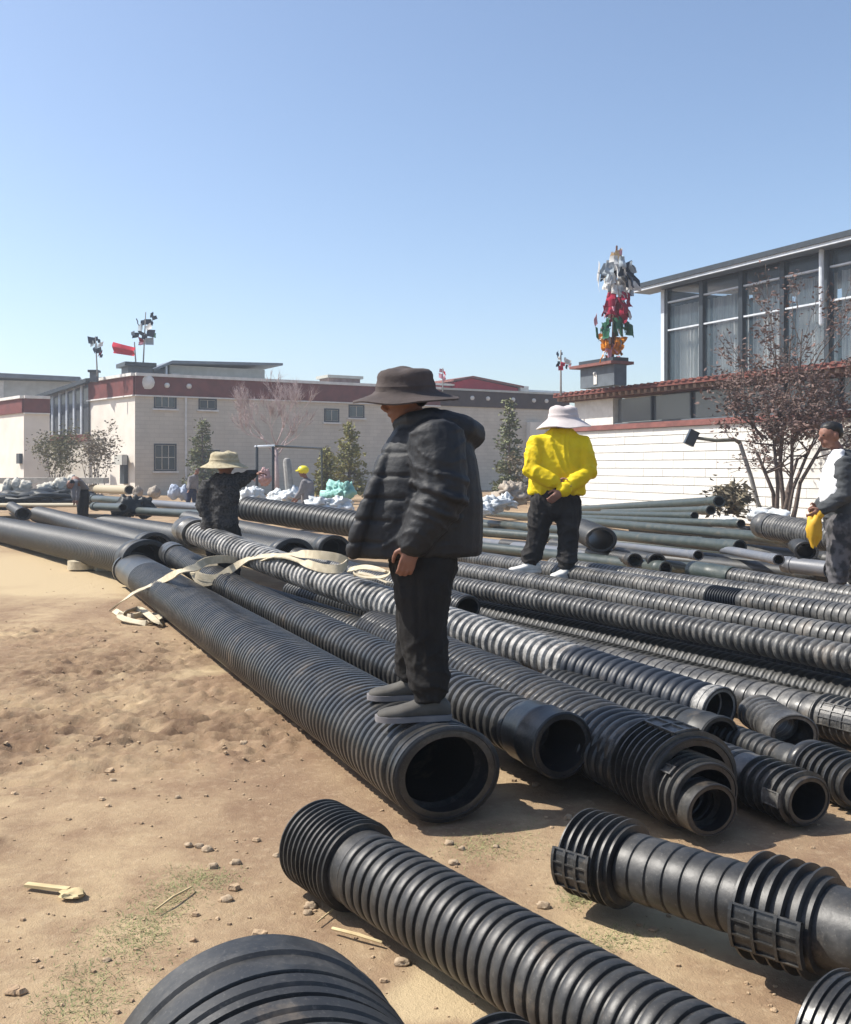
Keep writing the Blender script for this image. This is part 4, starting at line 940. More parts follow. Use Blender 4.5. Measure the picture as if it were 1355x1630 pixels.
heap('black_tarp_heap', 'black tarpaulin thrown over green pipes at left', 'tarpaulin', 210, 806, 62, 40, 26, M['tarp'], 9, .5)
heap('stone_block', 'pale boulder beside the house corner, left of two', 'boulder', 218, 783, 24, 20, 38, M['rock'], 10, .3, None, 1)
heap('stone_block', 'pale boulder beside the house corner, right of two', 'boulder', 243, 785, 30, 24, 37, M['rock'], 11, .3, None, 1)
for k, (px, py, w, h, lb) in enumerate(((4,776,26,22,'white sack at the left edge, first in the row'), (34,774,34,24,'white sack second in the row from the left edge'), (70,776,34,24,'white sack third in the row from the left edge'), (100,770,34,28,'white sack in the row right beside the bending man'))):
    heap('woven_sack', lb, 'sack', px, py, w, h, 36, M['sack'], 20+k, .35, 'sacks in a row at the far left', 2)
heap('dark_rubble', 'dark heap under the row of white sacks', 'rubble', 60, 794, 190, 26, 35, M['tarp'], 30, .5, None, 5)
g = G(); g.box(W(60,765,44), 6.0, .8, .25); solo('pale_ledge', g, M['sack'], 'low pale ledge behind the row of white sacks', 'ledge', smooth=False)
for k, (px, py, w, h, lb) in enumerate(((1230,822,60,26,'white gravel sack at the foot of the bent lamp'), (1160,828,40,14,'white sack behind the thin green drain pipe'))):
    heap('woven_sack', lb, 'sack', px, py, w, h, 24, M['sheet'], 40+k, .35, None, 2)
bush('dry weeds beside the topmost green pipe end', 1168, 788, 818, 25, 30, M['leaf_dull'], 17, 3)

# ------------------------------------------------------------------ strap
M['strap'] = nmat('beige_webbing', (.56,.49,.36), (.44,.38,.27), .85, .15, 14, 4, .2)
def ribbon(path, width, wdirs, thick=.006, sub=8):
    """smooth flat band through the points; wdirs gives the direction of its width at each point"""
    P = [Vector(p) for p in path]; Wd = [Vector(w).normalized() for w in wdirs]; pts = []; ws = []
    n_ = len(P)
    for i in range(n_-1):
        p0, p1, p2, p3 = P[max(i-1,0)], P[i], P[i+1], P[min(i+2,n_-1)]
        for k in range(sub):
            t = k/sub; pts.append(.5*((2*p1)+(p2-p0)*t+(2*p0-5*p1+4*p2-p3)*t*t+(3*p1-p0-3*p2+p3)*t**3)); ws.append(Wd[i].lerp(Wd[i+1], t).normalized())
    pts.append(P[-1]); ws.append(Wd[-1]); g = G(); rs = []
    for i, p in enumerate(pts):
        t = (pts[min(i+1,len(pts)-1)]-pts[max(i-1,0)]).normalized(); w = (ws[i]-t*ws[i].dot(t)).normalized()*width/2; nn = t.cross(w).normalized()*thick
        rs.append([p-w-nn, p+w-nn, p+w+nn, p-w+nn])
    g.rings(rs); return g
X, Y, Z = Vector((1,0,0)), Vector((0,1,0)), Vector((0,0,1))
ydir = Vector((-.35,.9,.1))
p = [(178,970,131,Y),(190,960,133,Y),(212,945,138,ydir),(235,934,142,ydir),(260,923,143,ydir),(285,911,150,ydir),(312,903,148,ydir+Z*.8),(330,893,146,Z),(360,890,142,Z),(385,893,144,Z*.6+ydir),(430,886,148,ydir),(470,882,152,ydir),(505,883,156,Z),(538,888,158,Z),(552,896,158,Z),(540,905,157,Z),(512,904,155,Z),(480,894,153,ydir),(445,885,149,ydir),(400,889,145,ydir),(368,906,142,Z*.8),(345,920,141,Z),(320,918,140,Z),(309,908,139,Z)]
root = thing('lifting_strap', 'long beige webbing strap looped over the two pipes', 'strap', W(350, 910, FPX/141))
LA_, LC_ = 'largest black ribbed pipe, the one the black jacket man stands on', 'pale ribbed pipe with dark sleeve ending in a light rim'
part('webbing', ribbon([(hit(LA_,a,b_,.06) or Ps(a,b_,c)) if 225 < a < 300 else ((hit(LC_,a,b_) or Ps(a,b_,c)) if 380 < a < 560 else Ps(a,b_,c)) for a,b_,c,_ in p], .085, [w for *_, w in p]), M['strap'], root)
g = ribbon([Ps(345,922,141), Ps(322,926,140), Ps(309,912,139), Ps(322,897,140), Ps(346,893,141)], .10, [Z,Z,Z,Z,Z]); part('end_loop', g, M['strap'], root)
p = [(556,907,161,ydir),(580,903,164,ydir),(604,907,168,ydir),(618,913,170,ydir),(606,919,170,ydir),(580,918,168,ydir),(566,912,166,ydir),(590,916,168,ydir),(620,928,172,ydir)]
g = ribbon([Ps(a,b_,c) for a,b_,c,_ in p], .07, [w for *_, w in p]); solo('loose_strap_end', g, M['strap'], 'loose strap end coiled behind the hand of the black jacket man', 'strap')
p = [Pz(182,972,.02), Pz(205,982,.03), Pz(236,976,.05), Pz(258,985,.02), Pz(236,992,.02), Pz(200,986,.04), Pz(192,978,.06), Pz(222,970,.07), Pz(250,990,.05), Pz(262,994,.01)]
g = ribbon(p, .07, [Y+Z*.3, X+Z, Y, Y+Z*.4, X+Z*.2, Y+Z*.5, Y, X+Z*.6, Y, Y]); solo('strap_tail', g, M['strap'], 'crumpled strap tail lying on the earth beside the largest pipe', 'strap')
# coil of strap on the ground
c = Pz(130, 907, .0); pts = []; n_ = 150
for i in range(n_):
    a = i*.42; r_ = .07 + .135*i/n_; pts.append(c + Vector((math.cos(a)*r_*1.12, math.sin(a)*r_, .085)))
pts += [c+Vector((.30,-.12,.06)), c+Vector((.45,-.10,.03)), c+Vector((.62,-.25,.012))]
g = ribbon(pts, .14, [Z]*len(pts[:-2])+[Z*.5+Y, Y], .006, 2); solo('strap_coil', g, M['strap'], 'rolled coil of beige strap on the earth at left', 'strap')

# ------------------------------------------------------------------ stones, straw, litter on the earth
M['pebble'] = nmat('tan_pebble', (.44,.35,.24), (.30,.22,.15), .9, .1, 20, 4, .3)
M['straw'] = nmat('pale_straw', (.58,.47,.27), (.45,.35,.19), .85, .15, 10)
M['clod'] = nmat('reddish_clod', (.44,.325,.21), (.33,.23,.145), .95, .1, 14, 5, .4)
M['grassdry'] = nmat('grey_green_grass_dust', (.30,.29,.14), (.20,.21,.10), .9, .1, 8)
rnd = random.Random(5)
stones = [(318,1346),(375,1372),(362,1430),(495,1440),(340,1378),(330,1352),(170,1525),(490,1450),(640,1530),(395,1130),(388,1183),(283,1268),(300,1345),(735,1348),(715,1340),(722,1372),(790,1345),(600,1130),(250,1028),(865,1440),(905,1300),(1040,1480),(270,1030),(440,1360),(180,1240),(215,1005)]
for k, (px, py) in enumerate(stones):
    q = Pz(px, py, 0); r_ = rnd.uniform(.011,.022); g = G(); lump(g, q+Vector((0,0,r_*.35+gheight(q.x,q.y))), (r_*1.3, r_, r_*.75), k*1.7, .4, 12, 8)
    solo('stone', g, M['pebble'], 'small tan stone lying loose on the bare earth', 'stone', 'loose stones on the earth', sharp=50)
g = G()
for k in range(1300):
    if rnd.random() < .5: px, py = rnd.uniform(0, 1340), rnd.uniform(900, 1625)
    else:
        a = rnd.choice(TRACKS); px, py = a[0]+rnd.gauss(0,90), a[1]+rnd.gauss(0,45)
    if py < 890: continue
    q = Pz(px, py, 0)
    r_ = rnd.lognormvariate(-5.2,.5); lump(g, q+Vector((0,0,gheight(q.x,q.y)+r_*.3)), (r_*1.3,r_,r_*.8), k*.37, .5, 5, 4)
o = solo('gravel', g, M['clod'], 'fine clods and grit scattered over the bare earth', 'gravel', kind='stuff', smooth=False)
def grass_patch(spots, cnt, seed):
    g = G(); rnd = random.Random(seed)
    for (px, py, wx, wy) in spots:
        for k in range(cnt):
            q = Pz(px+rnd.gauss(0,wx), max(870, py+rnd.gauss(0,wy)), 0); q.z = gheight(q.x,q.y)
            a = rnd.uniform(0,6.28); L = rnd.uniform(.008,.028); dr = Vector((math.cos(a), math.sin(a), rnd.uniform(.05,.8)))*L; w = Vector((-math.sin(a), math.cos(a), 0))*.0018
            g.add([q-w, q+w, q+dr], [(0,1,2)])
    return g
gp = grass_patch([(285,1415,25,16),(250,1450,30,18),(200,1500,42,24),(150,1560,42,26),(120,1600,36,20),(225,1480,30,18),(800,1335,40,16),(920,1425,16,10),(935,1420,20,9),(980,1495,40,12),(760,1345,30,12),(330,1395,26,10)], 420, 9)
o = solo('dry_grass', gp, M['grassdry'], 'sparse grey-green dry grass specks on the earth', 'grass', kind='stuff', smooth=False)
g = G(); g.tube([Pz(530,1478,.012), Pz(570,1488,.016), Pz(607,1500,.010)], [.006,.007,.005], 6); solo('straw_stalk', g, M['straw'], 'pale straw stalk beside the long grooved pipe', 'straw')
g = G(); g.tube([Pz(248,1448,.012), Pz(275,1428,.02), Pz(305,1412,.012)], [.004,.005,.004], 6); solo('straw_stalk', g, M['straw'], 'thin straw stalk in the grey-green grass', 'straw')
g = G(); c = Pz(75,1412,.012); g.box(c, .20, .03, .012, Matrix.Rotation(R(-14),3,'Z')); solo('wood_splinter', g, M['straw'], 'flat pale wood splinter on the earth at left', 'splinter', smooth=False)
g = G(); lump(g, Pz(117,1422,.010), (.05,.04,.012), 3.3, .6, 14, 8); solo('bark_scrap', g, M['straw'], 'crumpled pale scrap next to the wood splinter', 'scrap', sharp=50)
g = G(); g.tube([Pz(505,1468,.01), Pz(540,1440,.014), Pz(575,1418,.01)], [.003,.004,.003], 5); solo('straw_stalk', g, M['straw'], 'faint straw stalk near the left flank of the grooved pipe', 'straw')
# ------------------------------------------------------------------ people
M['skin'] = nmat('tanned_skin', (.27,.135,.095), (.20,.095,.065), .55, .35, 9, 4, .1)
M['hair'] = nmat('black_hair', (.012,.011,.010), None, .5, .4, 30)
M['eye'] = nmat('dark_eye', (.02,.015,.012), None, .2, .5, 5)
M['jkt_black'] = nmat('black_quilted_nylon', (.019,.021,.024), (.014,.015,.018), .62, .35, 7, 4, .15, 60)
M['trouser_black'] = nmat('charcoal_trouser_cloth', (.022,.021,.020), (.016,.015,.015), .9, .15, 7, 5, .2, 60)
M['trouser_grey'] = nmat('dark_grey_trouser_cloth', (.035,.033,.032), (.024,.022,.022), .9, .15, 5, 5, .2, 60)
M['yellow'] = nmat('yellow_jacket_cloth', (.78,.58,.008), (.66,.46,.006), .7, .25, 4, 4, .2, 40)
M['hat_brown'] = nmat('brown_felt_hat', (.085,.070,.066), (.062,.051,.048), .9, .15, 9, 4, .2)
M['hat_pale'] = nmat('pale_pinkish_hat', (.56,.51,.50), (.48,.43,.42), .9, .1, 6, 4, .15)
M['hat_straw'] = nmat('straw_hat', (.46,.40,.27), (.34,.29,.19), .85, .15, 25, 3, .3)
M['shoe_grey'] = nmat('grey_shoe', (.10,.095,.085), (.07,.066,.06), .8, .2, 9)
M['shoe_white'] = nmat('white_shoe', (.66,.65,.62), (.5,.49,.46), .7, .3, 9)
M['camo'] = nmat('mottled_grey_jacket', (.060,.060,.060), (.028,.028,.029), .9, .15, 40, 3, .3, 40, (.40,.60))
M['greyshirt'] = nmat('grey_shirt', (.22,.21,.215), (.16,.155,.16), .9, .1, 6)
M['whiteshirt'] = nmat('white_shirt', (.74,.74,.74), (.62,.62,.63), .9, .1, 6)
M['greyjkt'] = nmat('dark_grey_open_jacket', (.075,.08,.085), (.05,.054,.058), .85, .2, 6)
M['navy'] = nmat('navy_trousers', (.025,.032,.07), None, .9, .1, 6)
M['trouser_mid'] = nmat('grey_camouflage_trousers', (.13,.125,.13), (.05,.05,.052), .9, .1, 11, 3, 0, None, (.42,.58))
M['helmet'] = nmat('yellow_helmet', (.75,.66,.03), (.68,.58,.02), .35, .5, 3)
M['glove'] = nmat('orange_yellow_bag', (.66,.40,.03), (.55,.30,.02), .6, .3, 6)

def remesh(g, voxel, smooth=4, fn=None, fac=.5):
    """one continuous surface around all shapes in g"""
    me = mesh('tmp', g, None); o = bpy.data.objects.new('tmp', me); C.objects.link(o)
    m = o.modifiers.new('r', 'REMESH'); m.mode = 'VOXEL'; m.voxel_size = voxel
    m2 = o.modifiers.new('s', 'SMOOTH'); m2.iterations = smooth; m2.factor = fac
    dg = bpy.context.evaluated_depsgraph_get(); ev = o.evaluated_get(dg); e = ev.to_mesh()
    out = G(); out.v = [v.co.copy() for v in e.vertices]; nn = [v.normal.copy() for v in e.vertices]; out.f = [tuple(p.vertices) for p in e.polygons]
    ev.to_mesh_clear(); bpy.data.objects.remove(o); bpy.data.meshes.remove(me)
    if fn: out.v = [v + n_*fn(v, n_) for v, n_ in zip(out.v, nn)]
    return out
def folds(amp, sx=9, sz=22, seed=0):
    """cloth folds: broad wrinkles, more across than along"""
    def f(v, n_):
        wp = noise.noise((v.x*4+seed, v.y*4, v.z*4))*.5; a = noise.noise((v.x*sx+seed, v.y*sx+wp, v.z*sz*.55)); b_ = (1-abs(noise.noise((v.x*sx*.8+wp, v.y*sx*.8+seed, v.z*sz+wp*2)))*1.7)**3*1.6
        return amp*(.6*a + .55*(b_-.5) + .25*noise.noise((v.x*40, v.y*40, v.z*50+seed)))
    return f
def basis(fwd, up=Vector((0,0,1))):
    f = Vector(fwd).normalized(); s_ = f.cross(up).normalized(); u = s_.cross(f); return f, s_, u      # forward, right, up
def hand(g, wrist, fdir, palm_n, thumb, size=1.0, curl=.5):
    """palm, four bent fingers of unequal length and a thumb from the side of the palm"""
    f = Vector(fdir).normalized(); pn = (Vector(palm_n)-f*Vector(palm_n).dot(f)).normalized(); t = (Vector(thumb)-f*Vector(thumb).dot(f)-pn*Vector(thumb).dot(pn)).normalized()
    k = size
    pc = wrist + f*.045*k
    rot = Matrix((t, f, pn)).transposed()
    g.ell(pc, (.042*k,.052*k,.019*k), rot, 12, 8)
    g.tube([wrist-f*.05*k, wrist+f*.01*k], [(.030*k,.024*k),(.031*k,.022*k)], 10, ref=t)
    for i, (off, L) in enumerate(((.030,.072),(.010,.082),(-.010,.076),(-.029,.060))):
        p = wrist + f*.085*k + t*off*k; path = [p - f*.02*k, p]; a = curl*.55; q = p.copy()
        for seg in (.45,.32,.25):
            dd = f*math.cos(a) + pn*math.sin(a); q = q + dd*L*seg*k; path.append(q.copy()); a += curl*1.05
        g.tube(path, [.0095*k,.0098*k,.0090*k,.0082*k,.0072*k], 8)
    p = wrist + f*.025*k + t*.034*k; q1 = p + (t*.7+f*.6+pn*.35).normalized()*.036*k; q2 = q1 + (f*.85+pn*.5*(.4+curl)+t*.05).normalized()*.032*k; q3 = q2 + (f*.7+pn*.6-t*.2).normalized()*.024*k
    g.tube([p - t*.015*k, p, q1, q2, q3], [.013*k,.0135*k,.0115*k,.0098*k,.0085*k], 8)
def head(g, c, fwd, up=Vector((0,0,1)), k=1.0, wide=1.0):
    f, s_, u = basis(fwd, up); rot = Matrix((s_, f, u)).transposed()
    g.ell(c + u*.025*k, (.078*k*wide,.098*k*wide,.105*k), rot, 16, 10)          # skull
    g.ell(c + f*.022*k - u*.055*k, (.058*k*wide,.072*k*wide,.068*k), rot, 14, 9)      # jaw
    g.ell(c + f*.075*k - u*.095*k, (.024*k,.022*k,.020*k), rot, 8, 6)     # chin
    g.tube([c + f*.088*k*wide + u*.02*k, c + f*.112*k*wide - u*.022*k, c + f*.100*k*wide - u*.032*k], [.011*k,.016*k,.014*k], 8)   # nose
    g.ell(c + f*.088*k*wide - u*.062*k, (.026*k,.012*k,.008*k), rot, 10, 6)   # lips
    for sg in (-1, 1):
        g.ell(c + s_*.080*k*wide*sg - f*.008*k, (.012*k,.022*k,.034*k), rot, 8, 6)  # ears
        g.ell(c + s_*.032*k*sg + f*.080*k*wide + u*.036*k, (.024*k,.012*k,.008*k), rot, 8, 6)  # brow
def shoe(ankle, fwd, L=.29, wd=.105, h=.10, sole_z=None):
    f = Vector((fwd[0], fwd[1], fwd[2] if len(fwd) > 2 else 0)).normalized(); s_ = f.cross(Vector((0,0,1))).normalized(); u = s_.cross(f)
    heel = Vector(ankle) - f*L*.28; heel.z = sole_z if sole_z is not None else ankle[2]-h
    up_ = G(); rs = []
    for t, w, hh in ((0,.62,.62),(.06,.80,.85),(.22,.86,1.0),(.38,.84,.92),(.55,.92,.66),(.72,1.0,.50),(.88,.88,.42),(.97,.6,.33),(1.0,.35,.22)):
        c = heel + f*L*t; ring = []
        for i in range(14):
            a = 2*math.pi*i/14; ca, sa = math.cos(a), math.sin(a); ring.append(c + s_*wd/2*w*math.copysign(abs(ca)**.75, ca) + u*(h*hh*(.5+.5*math.copysign(abs(sa)**.7, sa))))
        rs.append(ring)
    up_.rings(rs)
    so_ = G(); rs = []
    for t, w in ((-.015,.55),(.04,.86),(.3,.92),(.5,.88),(.72,1.04),(.9,.9),(1.0,.5),(1.03,.3)):
        c = heel + f*L*t; w2 = wd/2*w*1.04; rs.append([c - s_*w2 - u*.012, c + s_*w2 - u*.012, c + s_*w2 + u*.016, c - s_*w2 + u*.016])
    so_.rings(rs); return up_, so_
def hat(c, fwd, up, r_crown, h_crown, r_brim, drop, wav=.0, seed=0, flat=.55, wide=1.0, tilt_front=0.0):
    """bucket hat: crown with a flattened top and a brim of some thickness"""
    f, s_, u = basis(fwd, up); N = 40; g = G(); rs = []
    def ring(r, z, w=0, fb=0):
        out = []
        for i in range(N):
            a = 2*math.pi*i/N; rr = r*(1+.02*noise.noise((math.cos(a)*1.5+seed, math.sin(a)*1.5, z*6)))
            zz_ = z + w*noise.noise((math.cos(a)*1.1+seed, math.sin(a)*1.1, 1.0)) - fb*max(0, math.cos(a))
            out.append(c + f*math.cos(a)*rr*1.12*wide + s_*math.sin(a)*rr + u*zz_)
        return out
    rs.append(ring(r_crown*.08, h_crown*.97)); rs.append(ring(r_crown*.40, h_crown*.99, .02)); rs.append(ring(r_crown*.66, h_crown*.99, .028)); rs.append(ring(r_crown*.83, h_crown*.93, .022)); rs.append(ring(r_crown*.93, h_crown*.80, .012)); rs.append(ring(r_crown*.97, h_crown*.66, .008))
    rs.append(ring(r_crown*.97, h_crown*.5)); rs.append(ring(r_crown*1.03, h_crown*.28)); rs.append(ring(r_crown*1.045, h_crown*.26)); rs.append(ring(r_crown*1.04, .02)); rs.append(ring(r_crown*1.06, .004))
    for k in range(1, 7): t = k/6; rs.append(ring(lerp(r_crown*1.06, r_brim, t), -drop*t**flat, wav*t, tilt_front*t))
    for k in range(6, -1, -1): t = k/6; rs.append(ring(lerp(r_crown*1.0, r_brim*.995, t), -drop*t**flat - .008, wav*t, tilt_front*t))
    rs.append(ring(r_crown*.94, h_crown*.3)); rs.append(ring(r_crown*.86, h_crown*.82)); rs.append(ring(r_crown*.1, h_crown*.86))
    g.rings(rs); g.f = [tuple(reversed(q)) for q in g.f]; return g

def human(label, base, J, fwd, mats, voxel, bulk=1.0, head_up=Vector((0,0,1)), face=None, torso=None, seed=0, hands=None, shoes=None, wide=1.0, section=(.075,.065,.052), leg=(.105,.085,.075), fold=.012, bare_hand_size=1.0, extra_jacket=None, jfn=None, jsmooth=4, fine=None):
    """J: joints in world space. body = one continuous skin mesh, clothes and shoes are its children's siblings under the person"""
    root = thing('person', label, 'person', base)
    f, s_, u = basis(fwd); face = Vector(face) if face is not None else f
    g = G()
    head(g, J['head'], face, head_up, 1.0, wide)
    g.tube([J['chest'], J['neck'], J['head'] - Vector(head_up)*.03], [.06,.058,.055], 12)
    g.tube([J['pelvis'], J['chest']], [(.13,.09),(.16,.10)], 14, ref=s_)
    for sd in 'LR':
        g.tube([J['sh'+sd], J['el'+sd], J['wr'+sd]], [.048,.038,.026], 10); g.tube([J['hip'+sd], J['kn'+sd], J['an'+sd]], [.075,.052,.036], 10)
        g.tube([J['chest'], J['sh'+sd]], [.07,.052], 10); g.tube([J['pelvis'], J['hip'+sd]], [.09,.08], 10)
        if hands and sd in hands: hand(g, J['wr'+sd], *hands[sd], size=bare_hand_size)
        else: hand(g, J['wr'+sd], (J['wr'+sd]-J['el'+sd]), f*.3 + s_*(1 if sd == 'L' else -1), f, bare_hand_size, .5)
    part('body', remesh(g, fine or voxel, 2), M['skin'], root, sharp=None)
    fe, se, ue = basis(face, head_up); eg = G()
    for sg in (-1, 1): eg.ell(J['head'] + se*.032*sg + fe*.083*wide + ue*.018, (.013,.013,.010), None, 8, 6)
    part('eye_pair', eg, M['eye'], root, sharp=None)
    # jacket
    g = G()
    rs = []
    for c, a, b_ in torso: 
        c = Vector(c); rs.append([c + s_*a*math.copysign(abs(math.cos(t))**.85, math.cos(t)) + f*b_*math.copysign(abs(math.sin(t))**.85, math.sin(t)) for t in [2*math.pi*i/24 for i in range(24)]])
    g.rings(rs)
    for sd in 'LR':
        sh, el, wr = J['sh'+sd], J['el'+sd], J['wr'+sd]
        g.tube([sh.lerp(J['chest'], .35), sh, sh.lerp(el,.5), el, el.lerp(wr,.5), el.lerp(wr,.90)], [section[0]*1.1, section[0]*1.12, section[0]*1.05, section[1]*1.05, (section[1]+section[2])/2, section[2]], 14)
    if extra_jacket: extra_jacket(g)
    part('jacket', remesh(g, voxel, jsmooth, jfn or folds(fold, seed=seed)), M[mats['jacket']], root, sharp=None)
    # trousers
    g = G(); g.tube([J['hipL'].lerp(J['hipR'],.5)+Vector((0,0,.07)), J['hipL'].lerp(J['hipR'],.5)-Vector((0,0,.06))], [(leg[0]*1.65, leg[0]*1.25)]*2, 16, ref=s_)
    for sd in 'LR':
        h, k, a = J['hip'+sd], J['kn'+sd], J['an'+sd]
        g.tube([h, h.lerp(k,.5), k, k.lerp(a,.5), a + Vector((0,0,.03))], [leg[0]*1.12, leg[0], leg[1], leg[1]*.95, leg[2]], 14)
    za_ = min(J['anL'].z, J['anR'].z); zk_ = (J['knL'].z+J['knR'].z)/2; tf0 = folds(fold*.6, 6, 9, seed+5)
    def tf(v, n_):
        h = max(0, min(1, (v.z-za_)/(zk_-za_))); wp = noise.noise((v.x*6, v.y*6, v.z*2+seed))*2.2
        k = 1-abs(math.sin(v.z*38 + v.x*9 + wp*2.0)); r = 1-abs(noise.noise((v.x*9+wp, v.y*9, v.z*3.2)))*2
        return tf0(v, n_) + fold*.95*(k**2-.3)*(1-h)**1.2 + fold*.7*(max(0, r)**2-.3)*min(1, h+.3)
    part('trousers', remesh(g, voxel, 4, tf), M[mats['trousers']], root, sharp=None)
    if shoes:
        for sd in 'LR':
            fw, L, z = shoes[sd]; up_, so_ = shoe(J['an'+sd], fw, L, .125*wide, .11, z); q = part('shoe', up_, M[mats['shoe']], root, sharp=60); part('sole', so_, M[mats.get('sole', 'shoe_white')], q, sharp=60)
    return root

# --- man in the black quilted jacket, standing on the largest pipe, facing left
D0 = 5.25
def m(px, py, dy=0.0): return W(px, py, D0+dy)
fw = Vector((-1, -.12, 0))
J = dict(head=m(646,637), neck=m(666,668), chest=m(688,715), pelvis=m(683,870),
         shL=m(694,702,-.20), elL=m(705,792,-.27), wrL=m(656,868,-.28), shR=m(690,702,.22), elR=m(668,790,.28), wrR=m(640,860,.28),
         hipL=m(676,890,-.09), knL=m(674,1000,-.12), anL=m(684,1098,-.14), hipR=m(672,890,.10), knR=m(668,990,.16), anR=m(660,1072,.30))
tor = []
for py, x0, x1, dep in ((884,560,764,.235),(878,556,768,.26),(850,560,770,.265),(800,574,769,.265),(760,588,764,.26),(725,603,757,.25),(698,618,748,.225),(676,634,736,.15),(664,643,722,.11)):
    c = m((x0+x1)/2, py); tor.append((c, dep, (x1-x0)/2*D0/FPX))
def extra(g):
    # hood lying on the back, collar, open front edge
    hp = [m(672,668,-.12), m(705,668,-.15), m(738,682,-.10), m(750,692,0), m(738,684,.12), m(700,668,.15)]
    g.tube(hp, [.035,.055,.072,.08,.072,.05], 12)
    g.ell(m(728,690), (.11,.14,.075), None, 14, 9)
    g.tube([m(690,664,-.13), m(655,668,-.11), m(636,676,-.02), m(650,668,.10), m(690,662,.12)], [.05,.045,.04,.045,.05], 10)
    g.tube([m(640,690,-.10), m(612,735,-.16), m(590,790,-.20), m(570,850,-.20), m(563,878,-.18)], [.03,.036,.04,.045,.04], 10)
sv = [m(694,702,-.20), m(705,792,-.27), m(656,868,-.28)]
SEAM = [CAMH-(py-HORIZ)/FPX*D0 for py in (722,757,792,826,860)]
base_f = folds(.010, 7, 13, 2)
def segd(p, a, b_):
    t = max(0, min(1, (p-a).dot(b_-a)/(b_-a).length_squared)); return (p-(a+(b_-a)*t)).length, t
def jfn(v, n_):
    d1, t1 = segd(v, sv[0], sv[1]); d2, t2 = segd(v, sv[1], sv[2]); arm = min(d1, d2) < .155 and v.y < D0-.12
    o = base_f(v, n_)*(.9 if arm else .35)
    if arm:
        k = 0.0
        if d2 < d1+.03: k = max(0, math.sin((v.z*1.0+v.x*.35)*62)) * math.exp(-((t2-.1)/.35)**2) * .014
        return o + k
    fr = max(0.0, min(1.0, (m(690,0).x - v.x)/.12))
    if v.z < SEAM[0]+.05 and fr > 0:
        ph = v.z + .02*noise.noise((v.x*5, v.y*5, 0))
        o += .002*fr
        for z in SEAM: o -= .011*fr*math.exp(-((ph-z)/.009)**2)
    return o
person = human('man in black quilted jacket and brown hat standing on the largest pipe', m(672,1125), J, fw, dict(jacket='jkt_black', trousers='trouser_black', shoe='shoe_grey', sole='greyshirt'), .0100,
      face=Vector((-1,-.10,-.18)), head_up=Vector((-.16,0,1)).normalized(), torso=tor, seed=2, wide=1.12, section=(.135,.122,.088), leg=(.142,.120,.112), fold=.016, bare_hand_size=1.12,
      hands={'L': (Vector((-.25,-.02,-1)), Vector((-.2,1,.0)), Vector((-1,0,-.1)), ) , 'R': (Vector((-.2,0,-1)), Vector((0,-1,0)), Vector((-1,0,0)))},
      shoes={'L': (Vector((-1,-.16,-.0)), .37, .478), 'R': (Vector((-1,-.10,0)), .35, .482)}, extra_jacket=extra, jfn=jfn, jsmooth=3, fine=.0065)
part('hat', hat(m(646,622), Vector((-1,-.1,-.05)), Vector((-.05,-.14,1)).normalized(), .136, .120, .25, .038, .03, 1.3, .7, 1.0, .0), M['hat_brown'], person, sharp=40)
hg = G(); hg.ell(m(656,626,0), (.100,.086,.085), None, 14, 9); part('hair', hg, M['hair'], person, sharp=None)

# --- man in the yellow jacket seen from behind, hands clasped on his back
D0 = 11.0
fw = Vector((.10, 1, 0))
J = dict(head=m(897,672,.06), neck=m(893,690,.02), chest=m(891,708,0), pelvis=m(886,782,0),
         shL=m(855,704,0), elL=m(846,748,-.10), wrL=m(885,768,-.20), shR=m(927,706,0), elR=m(938,750,-.10), wrR=m(893,783,-.23),
         hipL=m(866,796,0), knL=m(857,845,.02), anL=m(846,890,.05), hipR=m(903,796,0), knR=m(905,850,-.05), anR=m(903,897,-.08))
tor = [(m(886,787), .320, .145), (m(886,782), .325, .155), (m(887,760), .305, .16), (m(889,735), .295, .16), (m(890,712), .285, .15), (m(891,698), .25, .13), (m(892,688,.01), .16, .10), (m(893,682,.02), .10, .09)]
yf0 = folds(.004, 12, 14, 7)
def yf(v, n_):
    wp = noise.noise((v.x*3, v.y*3, v.z*3))*1.5
    r = 1-abs(noise.noise((v.x*7+wp+v.z*1.5, v.y*5, v.z*2.2)))*2
    k = 1-abs(noise.noise((v.x*5+v.z*6, v.y*9, v.z*13+wp)))*2
    return yf0(v, n_) + .022*(max(0, r)**2-.3) + .005*(max(0, k)**3-.2)
person = human('man in yellow jacket and pale hat with hands clasped behind his back', m(885,905), J, fw, dict(jacket='yellow', trousers='trouser_grey', shoe='shoe_white'), .013,
      face=Vector((-.35,1,-.25)), torso=tor, seed=7, wide=1.12, section=(.098,.090,.070), leg=(.140,.112,.110), fold=.022, bare_hand_size=1.15, jfn=yf,
      hands={'L': (Vector((.9,-.1,-.35)), Vector((0,-1,.2)), Vector((0,0,1))), 'R': (Vector((-.75,-.1,-.65)), Vector((-.2,1,0)), Vector((0,.2,1)))},
      shoes={'L': (Vector((-1,-.25,0)), .36, CAMH-(909-HORIZ)/FPX*11.05), 'R': (Vector((-.75,-.65,0)), .33, CAMH-(917-HORIZ)/FPX*10.95)}, fine=.0095)
part('hat', hat(m(897,666,.05), Vector((-.9,.4,0)), Vector((.10,-.10,1)).normalized(), .145, .135, .27, .085, .03, 4.0, 1.0, 1.0, .03), M['hat_pale'], person, sharp=40)
hm = G(); hm.tube([m(842,787), m(886,789), m(931,787)], [.02,.02,.02], 8); 

